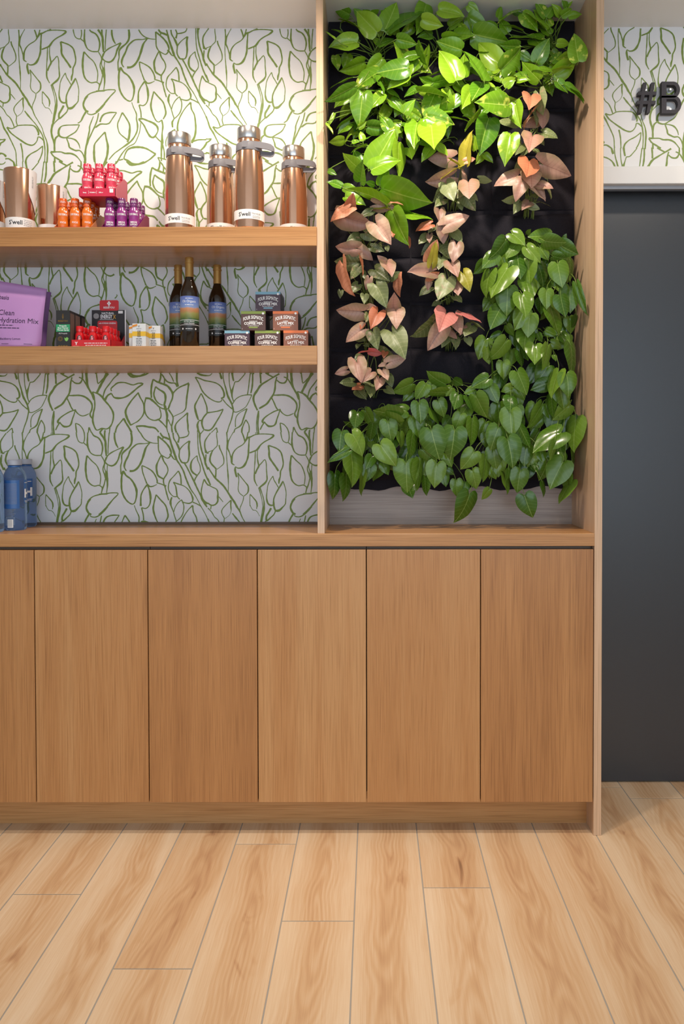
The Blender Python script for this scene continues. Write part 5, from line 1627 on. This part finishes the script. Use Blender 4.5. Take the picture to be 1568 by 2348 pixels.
for _ in range(70):                      # smaller leaves deeper in the tuft
    fx, fy = rl.uniform(765, 1300), rl.uniform(25, 330)
    if fx > 1150 and fy > 190 or fx > 930 and fy > 300: continue
    an = rl.uniform(0.2, 2.9); ln = rl.uniform(30, 52)
    if fy < 110: an = -an
    pl.append(('P', fx, fy, fx + ln * math.cos(an), fy + ln * .8 * math.sin(an), ln * rl.uniform(.4, .62), rl.uniform(9, 13)))
grp = {i: [] for i in range(len(PROOT))}
for sp_ in pl:
    k = min(range(len(PROOT)), key=lambda i: (PROOT[i][0] - sp_[1]) ** 2 + 1.3 * (PROOT[i][1] - sp_[2]) ** 2 + (900 if sp_[2] > PROOT[i][1] + 30 else 0))
    grp[k].append(sp_)
PLAB = ['golden pothos at the ceiling beside the divider, long upright stems', 'golden pothos at the ceiling between two other top pothos', 'golden pothos at the ceiling beside the end panel, bare stems showing',
        'golden pothos beside the divider just below the topmost one', 'golden pothos with a tangle of lime leaves amid the other pothos', 'golden pothos with a bright yellow-green leaf beside the coral-leaved arrowhead',
        'golden pothos with a variegated leaf reaching over the end panel', 'golden pothos with narrow twisted leaves beside the divider', 'golden pothos hanging just above the yellow-green arrowhead plant',
        'golden pothos with a hanging heart-shaped lime leaf next to the pink arrowheads', 'golden pothos with the lowest leaves, over the striped coral arrowhead']
for k, (x, y) in enumerate(PROOT):
    build_plant('pothos', PLAB[k], 'plant', 'pothos plants in the felt planter', x, y, grp[k])

SYN = [('arrowhead plant whose orange-coral leaf sticks up beside the pothos', 1222, 300, """So d 870 190 880 285 270 20;Sg d 960 180 1000 400 80 19;So d 890 370 740 540 60 18;Sp d 1000 380 1020 550 150 16;Sp d 940 470 780 540 150 15;Sg d 900 390 960 530 90 18;Sp d 890 640 850 745 300 22
Sg d 1010 610 1165 650 150 18;Sg d 960 690 1010 740 80 19;Sg d 680 500 500 470 130 16;Sg d 760 750 700 830 120 15;Sg d 820 760 760 870 110 15;Sg d 920 800 970 850 80 15"""),
       ('arrowhead plant with a wide coral leaf over pale pink ones, bare stems below', 1210, 500, """So f 848 190 835 335 300 22;Sp f 1000 230 1325 350 150 22;Sg f 760 200 690 310 80 18;Sg f 980 230 970 310 70 18;Sg f 1050 370 990 320 60 18;Sp f 710 360 465 440 190 20;Sp f 870 300 880 465 240 20
Sp f 770 420 715 610 180 21;Sp f 960 460 1110 480 150 21;Sp f 900 480 1060 610 150 21;Sg f 1040 490 1115 605 70 20;Sg f 690 610 550 660 60 18;Sg f 740 660 680 760 120 17;Sp f 850 650 800 700 160 18;Sg f 860 700 970 735 80 18;Sg f 970 650 1095 690 70 17;Sg f 900 560 930 590 100 16"""),
       ('arrowhead plant with yellow-green and dusty pink leaves under the pothos', 1040, 478, """So f 140 190 245 150 70 20;Sp f 165 430 190 575 270 21;Sp f 140 420 100 260 80 18;Sg f 300 400 430 420 60 18;Sg f 200 560 275 635 90 18;Sg f 110 560 250 740 130 18;Sg f 100 540 0 600 110 18;Sg f 70 660 100 740 80 16
Sy e 1530 260 1305 375 90 20;Sy e 1440 180 1568 240 80 20;Sp e 1440 160 1190 185 150 16;Sp e 1430 370 1170 460 130 18;Sg e 1390 450 1480 610 200 20;Sg e 1340 520 1245 655 80 18;Sg e 1350 620 1290 680 130 16;Sy d 130 900 150 560 140 18"""),
       ('arrowhead plant with one long dusty pink leaf pointing up', 1028, 585, """Sp e 1310 740 1310 860 140 18;Sp g 1390 170 1635 40 190 21;So g 1200 170 1040 220 130 20;Sg g 1250 200 1180 250 90 19;Sp g 1340 200 1370 380 150 20;Sp g 1200 290 1190 370 80 19;Sg g 1160 300 1080 380 110 17;Sg g 1480 260 1568 350 130 18;Sg g 1240 400 1110 510 130 16"""),
       ('arrowhead plant with a folded orange leaf and broad mottled olive leaf', 1030, 695, """So g 1200 550 1300 340 120 20;Sy g 1230 600 1290 360 80 21;Sg g 1340 400 1420 540 150 17;Sp g 1500 400 1480 580 180 20;Sp g 1440 600 1500 720 200 21;Sg g 1330 540 1300 660 160 17;Sp g 1210 700 970 660 230 21;So g 1190 760 1320 720 80 20
Sp g 1190 800 1185 905 90 19;Sg g 1200 880 1075 950 120 17;Sg g 1390 790 1320 995 240 21;Sp g 1500 820 1520 950 170 20;Sy i 10 620 100 780 190 21;Sg g 1490 980 1568 1030 110 18;Sg g 1300 1040 1230 1085 80 16"""),
       ('arrowhead plant topped by two hot pink leaves', 1035, 800, """Sh h 1390 185 1330 305 330 21;Sh j 0 190 225 270 130 21;Sp h 1480 230 1540 410 180 20;Sg h 1250 280 1025 495 130 19;Sp h 1330 370 1170 590 190 20;Sp h 1400 380 1520 460 110 19;Sg h 1390 460 1350 555 130 18;Sg h 1490 480 1490 575 120 17
Sg j 100 330 40 430 170 18;Sg j 130 290 260 370 70 18;Sg j 60 470 100 545 110 17;Sp j 20 330 0 410 120 19"""),
       ('arrowhead plant with a striped coral leaf touching the divider', 835, 585, """So e 290 720 75 840 190 21;So e 300 720 330 580 160 20;Sp e 230 820 550 950 160 19;Sp g 600 160 755 345 260 22;Sg e 540 760 410 810 100 20;Sy e 700 710 510 700 80 20;Sp e 600 680 810 715 110 19;So e 780 660 910 660 50 20
So g 790 230 780 295 90 18;So g 950 320 990 430 50 18;Sg g 400 300 300 340 140 17;Sg g 480 270 645 340 110 18;Sg g 560 430 690 470 90 17;Sg g 720 420 730 470 60 16;Sg g 660 400 640 380 70 15"""),
       ('arrowhead plant with a hanging rust-orange leaf and a big grey-green one', 845, 695, """Sp g 370 440 140 455 130 20;Sp g 400 450 575 540 150 20;So g 420 560 490 740 40 20;Sp g 700 600 625 520 110 19;Sp g 720 600 770 720 200 21;Sg g 380 600 130 625 120 18;Sg g 400 650 310 780 120 18;So g 230 640 290 990 110 20
Sg g 590 680 720 780 200 19;Sg g 780 770 870 690 110 19;So g 840 770 830 975 110 20;Sg g 440 700 480 770 90 18;Sp g 520 780 490 900 80 19;Sg g 600 850 725 1055 230 20;Sg g 670 850 690 890 70 20;Sg g 390 850 310 930 120 17;Sg g 470 960 480 1035 110 17;Sg g 200 920 190 990 70 16;Sg g 540 960 550 1070 40 17"""),
       ('arrowhead plant with one very large pale veined green leaf', 850, 800, """Sp h 430 170 150 155 120 19;Sp h 500 120 590 110 100 18;Sp h 790 150 800 10 210 18;Sp h 820 150 850 295 240 20;So h 620 180 535 330 200 21;Sg h 510 200 480 280 90 19;Sy h 540 150 570 190 60 19;Sp h 440 370 245 485 150 19;So h 450 300 420 360 70 18
Sg h 560 400 620 555 180 19;Sg h 780 400 940 615 310 22;Sg h 400 460 470 490 120 16;Sg h 400 540 380 580 70 15;Sg h 480 540 510 560 70 15"""),
       ('arrowhead plant lowest in its column, rosy leaves in a dense rosette', 848, 910, """Sh h 540 620 385 605 60 20;Sh h 545 620 670 650 60 20;Sg h 640 600 790 660 80 18;So h 700 620 680 670 100 19;Sp h 750 740 930 675 130 21;Sp h 700 760 620 780 60 20;Sp h 380 730 440 925 240 21;Sp h 260 830 135 870 90 19;Sp h 540 850 450 930 170 21
Sp h 670 830 720 910 150 21;Sp h 640 920 630 1020 160 21;Sg h 740 900 785 1010 110 18;Sg h 330 960 195 965 130 18;So h 420 1000 340 1040 130 17;Sg h 460 960 600 1010 90 18;Sg h 540 1020 530 1095 170 19;Sg h 400 1060 480 1130 150 17;Sg h 720 1040 800 1080 110 18;Sg h 430 660 380 700 120 17""")]
for lab, x, y, txt in SYN:
    build_plant('arrowhead_plant', lab, 'plant', 'pink arrowhead plants in the felt planter', x, y, parse(txt), stem='stem_pale', rad=.0014)

PHIL = """i 555 170 715 280 200;i 975 200 745 200 165;i 930 260 1160 305 140 19;i 1090 300 1290 430 150;i 450 230 365 325 100 12;i 480 260 355 490 150 18;i 370 410 215 545 190;i 240 500 145 640 110 14;i 600 300 475 440 160;i 640 300 690 400 130 13
i 730 330 890 490 170 19;i 820 280 850 330 120 13;i 870 330 975 470 150;i 1050 360 1195 490 170 14;i 1020 430 1180 480 70 16;i 620 440 650 660 230;i 740 480 745 750 150 18;i 850 530 955 740 170 14;i 1070 515 1115 770 245 20;i 1210 480 1250 730 130 13
i 510 560 280 865 250 19;i 310 600 205 870 150 15;i 510 790 490 1092 230 19;i 720 700 770 900 240 17;i 670 860 740 1085 260 21;i 945 815 940 1020 165 20;i 1105 885 1150 1110 170 21;i 1210 780 1200 1060 220 18;i 1290 750 1390 1100 150 16
i 1060 700 1090 830 140 11;i 900 770 960 820 120 11;i 330 880 350 950 100 11;i 880 920 880 1080 110 14;i 1140 230 1170 180 60 13;i 730 180 760 140 80 11
j 430 130 295 350 180 18;j 700 150 610 380 200;j 760 210 715 450 170 18;j 820 190 820 370 60 13;j 990 110 1105 425 220 16;j 940 380 1060 440 130 11;j 1200 240 1250 410 150 12;j 1280 220 1270 360 80 12;j 1120 430 1210 530 150 12;j 500 330 560 450 80 12
j 430 430 300 490 100 11;j 490 500 350 750 190 18;j 300 570 385 940 75 17;j 550 600 520 800 200 11;j 720 380 680 590 230 15;j 850 420 880 520 60 16;j 815 545 800 740 230 20;j 960 560 940 835 170 18;j 640 620 690 790 100 14;j 1215 545 1310 880 230 19
j 1000 520 1130 560 120 12;j 1030 660 1050 720 70 14;j 620 850 740 1100 220 18;l 1170 90 1230 330 240 21;l 285 135 100 240 190 19;l 430 80 400 280 200 11;l 960 0 840 200 190 13;l 1080 60 935 330 90 18;l 1090 190 1140 480 230 17
l 960 190 770 250 180 14;l 560 230 440 290 120 14;l 620 240 720 370 140 14;l 310 230 390 420 180 17;l 150 330 260 590 160 19;l 50 340 150 510 110 17;l 140 260 15 290 110 18;l 400 430 440 650 170 16;l 545 345 540 500 200 18;l 540 500 540 790 205 21
l 650 690 765 915 170 18;l 820 430 770 650 180 12;l 890 440 770 720 130 14;l 940 440 990 600 130 12;l 1000 340 990 580 70 15;l 1200 440 1020 600 150 15;l 1110 740 770 920 260 20;l 1220 560 1150 780 160 12;l 1290 600 1220 960 190 17
l 405 690 310 940 210 19;l 510 820 600 1140 240 21;l 1040 860 990 1060 110 22;l 870 940 900 1080 140 17;l 350 930 370 1160 200 16;l 720 910 680 1120 150 15;l 110 600 140 900 190 18;n 130 180 5 390 200 20
k 1380 200 1140 110 130 18;k 1150 210 1040 370 170 18;k 1220 210 1140 350 110 17;k 1380 290 1150 320 100 18;k 1000 195 790 320 90 15;k 1000 290 890 380 120 12;k 1520 320 1470 470 190 19;k 1450 240 1390 320 130 17;k 1470 150 1560 200 150 11
k 1300 390 1385 565 180 19;k 1080 410 1120 645 190 20;k 1210 470 1320 665 130 17;k 940 500 730 460 170 17;k 850 560 565 495 110 19;k 850 640 595 550 80 18;k 385 520 350 680 200 17;k 480 500 560 680 130 12;k 730 620 760 860 215 20
k 870 750 900 910 90 17;k 560 660 510 840 120 14;k 400 680 220 670 70 15;k 210 740 170 960 215 20;k 330 760 495 980 230 21;k 280 950 45 1075 200 18;k 1040 590 1100 800 170 19;k 1010 760 990 1040 150 19;k 1220 720 1300 1060 260 22
k 1480 715 1440 1060 240 22;k 1550 540 1495 720 150 20;k 1430 580 1350 700 150 13;k 1180 620 1200 700 100 12;m 650 100 815 345 220 21;k 540 850 560 930 100 14;k 800 830 790 930 120 15
m 320 160 400 565 220 20;m 130 430 165 715 195 17;m 260 450 310 730 165 15;m 440 400 400 670 140 14;m 530 330 495 520 160 16;m 550 230 480 360 150 17;m 680 310 730 440 110 14;m 810 200 850 260 70 13;m 935 300 945 640 260 19;m 1090 290 1070 620 180 17
m 950 540 990 680 190 12;m 1150 470 1140 670 110 14;m 1280 310 1240 580 190 17;m 1360 420 1375 570 130 13;m 1400 370 1480 430 80 15;m 1380 200 1450 350 150 17;m 1130 150 1290 290 140 16;m 1500 500 1520 680 150 13
n 80 655 0 1010 210 18;n 30 520 40 640 120 12;n 300 600 225 720 80 15;n 110 390 170 600 180 16;n 260 240 250 520 130 15;n 320 350 380 490 130 12;n 420 270 390 460 150 12;n 700 670 780 930 200 17;n 650 390 610 640 205 16;n 520 380 520 520 60 18
n 470 420 545 650 130 14;n 900 520 960 680 90 15;n 1130 290 960 580 230 18;n 1165 380 1160 640 60 15;n 1220 510 1050 740 60 16;n 1110 180 1160 280 130 12;n 1250 100 1250 370 150 11;n 800 320 830 400 120 11;n 690 180 680 330 130 13"""
HROOT = [(1210, 560), (1295, 640), (1165, 690), (1255, 780), (1165, 860), (1295, 930), (1020, 890), (865, 970), (1145, 985), (965, 1010)]
HLAB = ['heart-leaved philodendron crowning the column beside the end panel', 'heart-leaved philodendron brushing the end panel in the upper column', 'heart-leaved philodendron beside the arrowhead with the yellow leaf',
        'heart-leaved philodendron filling the middle of the tall column', 'heart-leaved philodendron where the column meets the bottom drift', 'heart-leaved philodendron pressed against the end panel low down',
        'heart-leaved philodendron rising under the hot pink arrowhead', 'heart-leaved philodendron beside the divider at the planter foot', 'heart-leaved philodendron with two leaves dangling over the grey backboard', 'heart-leaved philodendron with broad hanging leaves between divider and dangling vine']
pl = parse(PHIL, 'H')
for _ in range(95):                      # smaller heart leaves deeper in the mass
    if rl.random() < .5: fx, fy = rl.uniform(1110, 1315), rl.uniform(560, 1040)
    else: fx, fy = rl.uniform(775, 1300), rl.uniform(930, 1075)
    ln = rl.uniform(34, 50); an = rl.uniform(.9, 2.3)
    pl.append(('H', fx, fy, fx + ln * math.cos(an), fy + ln * math.sin(an), ln * rl.uniform(.6, .85), rl.uniform(9, 12.5)))
grp = {i: [] for i in range(len(HROOT))}
for sp_ in pl:
    k = min(range(len(HROOT)), key=lambda i: (HROOT[i][0] - sp_[1]) ** 2 + (HROOT[i][1] - sp_[2]) ** 2 + (1500 if sp_[2] < HROOT[i][1] - 20 else 0))
    grp[k].append(sp_)
for k, (x, y) in enumerate(HROOT):
    if not grp[k]: continue
    build_plant('heartleaf_philodendron', HLAB[k], 'plant', 'heart-leaved philodendrons in the felt planter', x, y, grp[k], hang=True, rad=.0013)


for o in bpy.data.objects:
    if o.type == 'MESH' and o.parent is not None and o.name.split('.')[0] in ('lettering', 'small_print', 'barcode', 'gold_print'):
        o['kind'] = 'stuff'
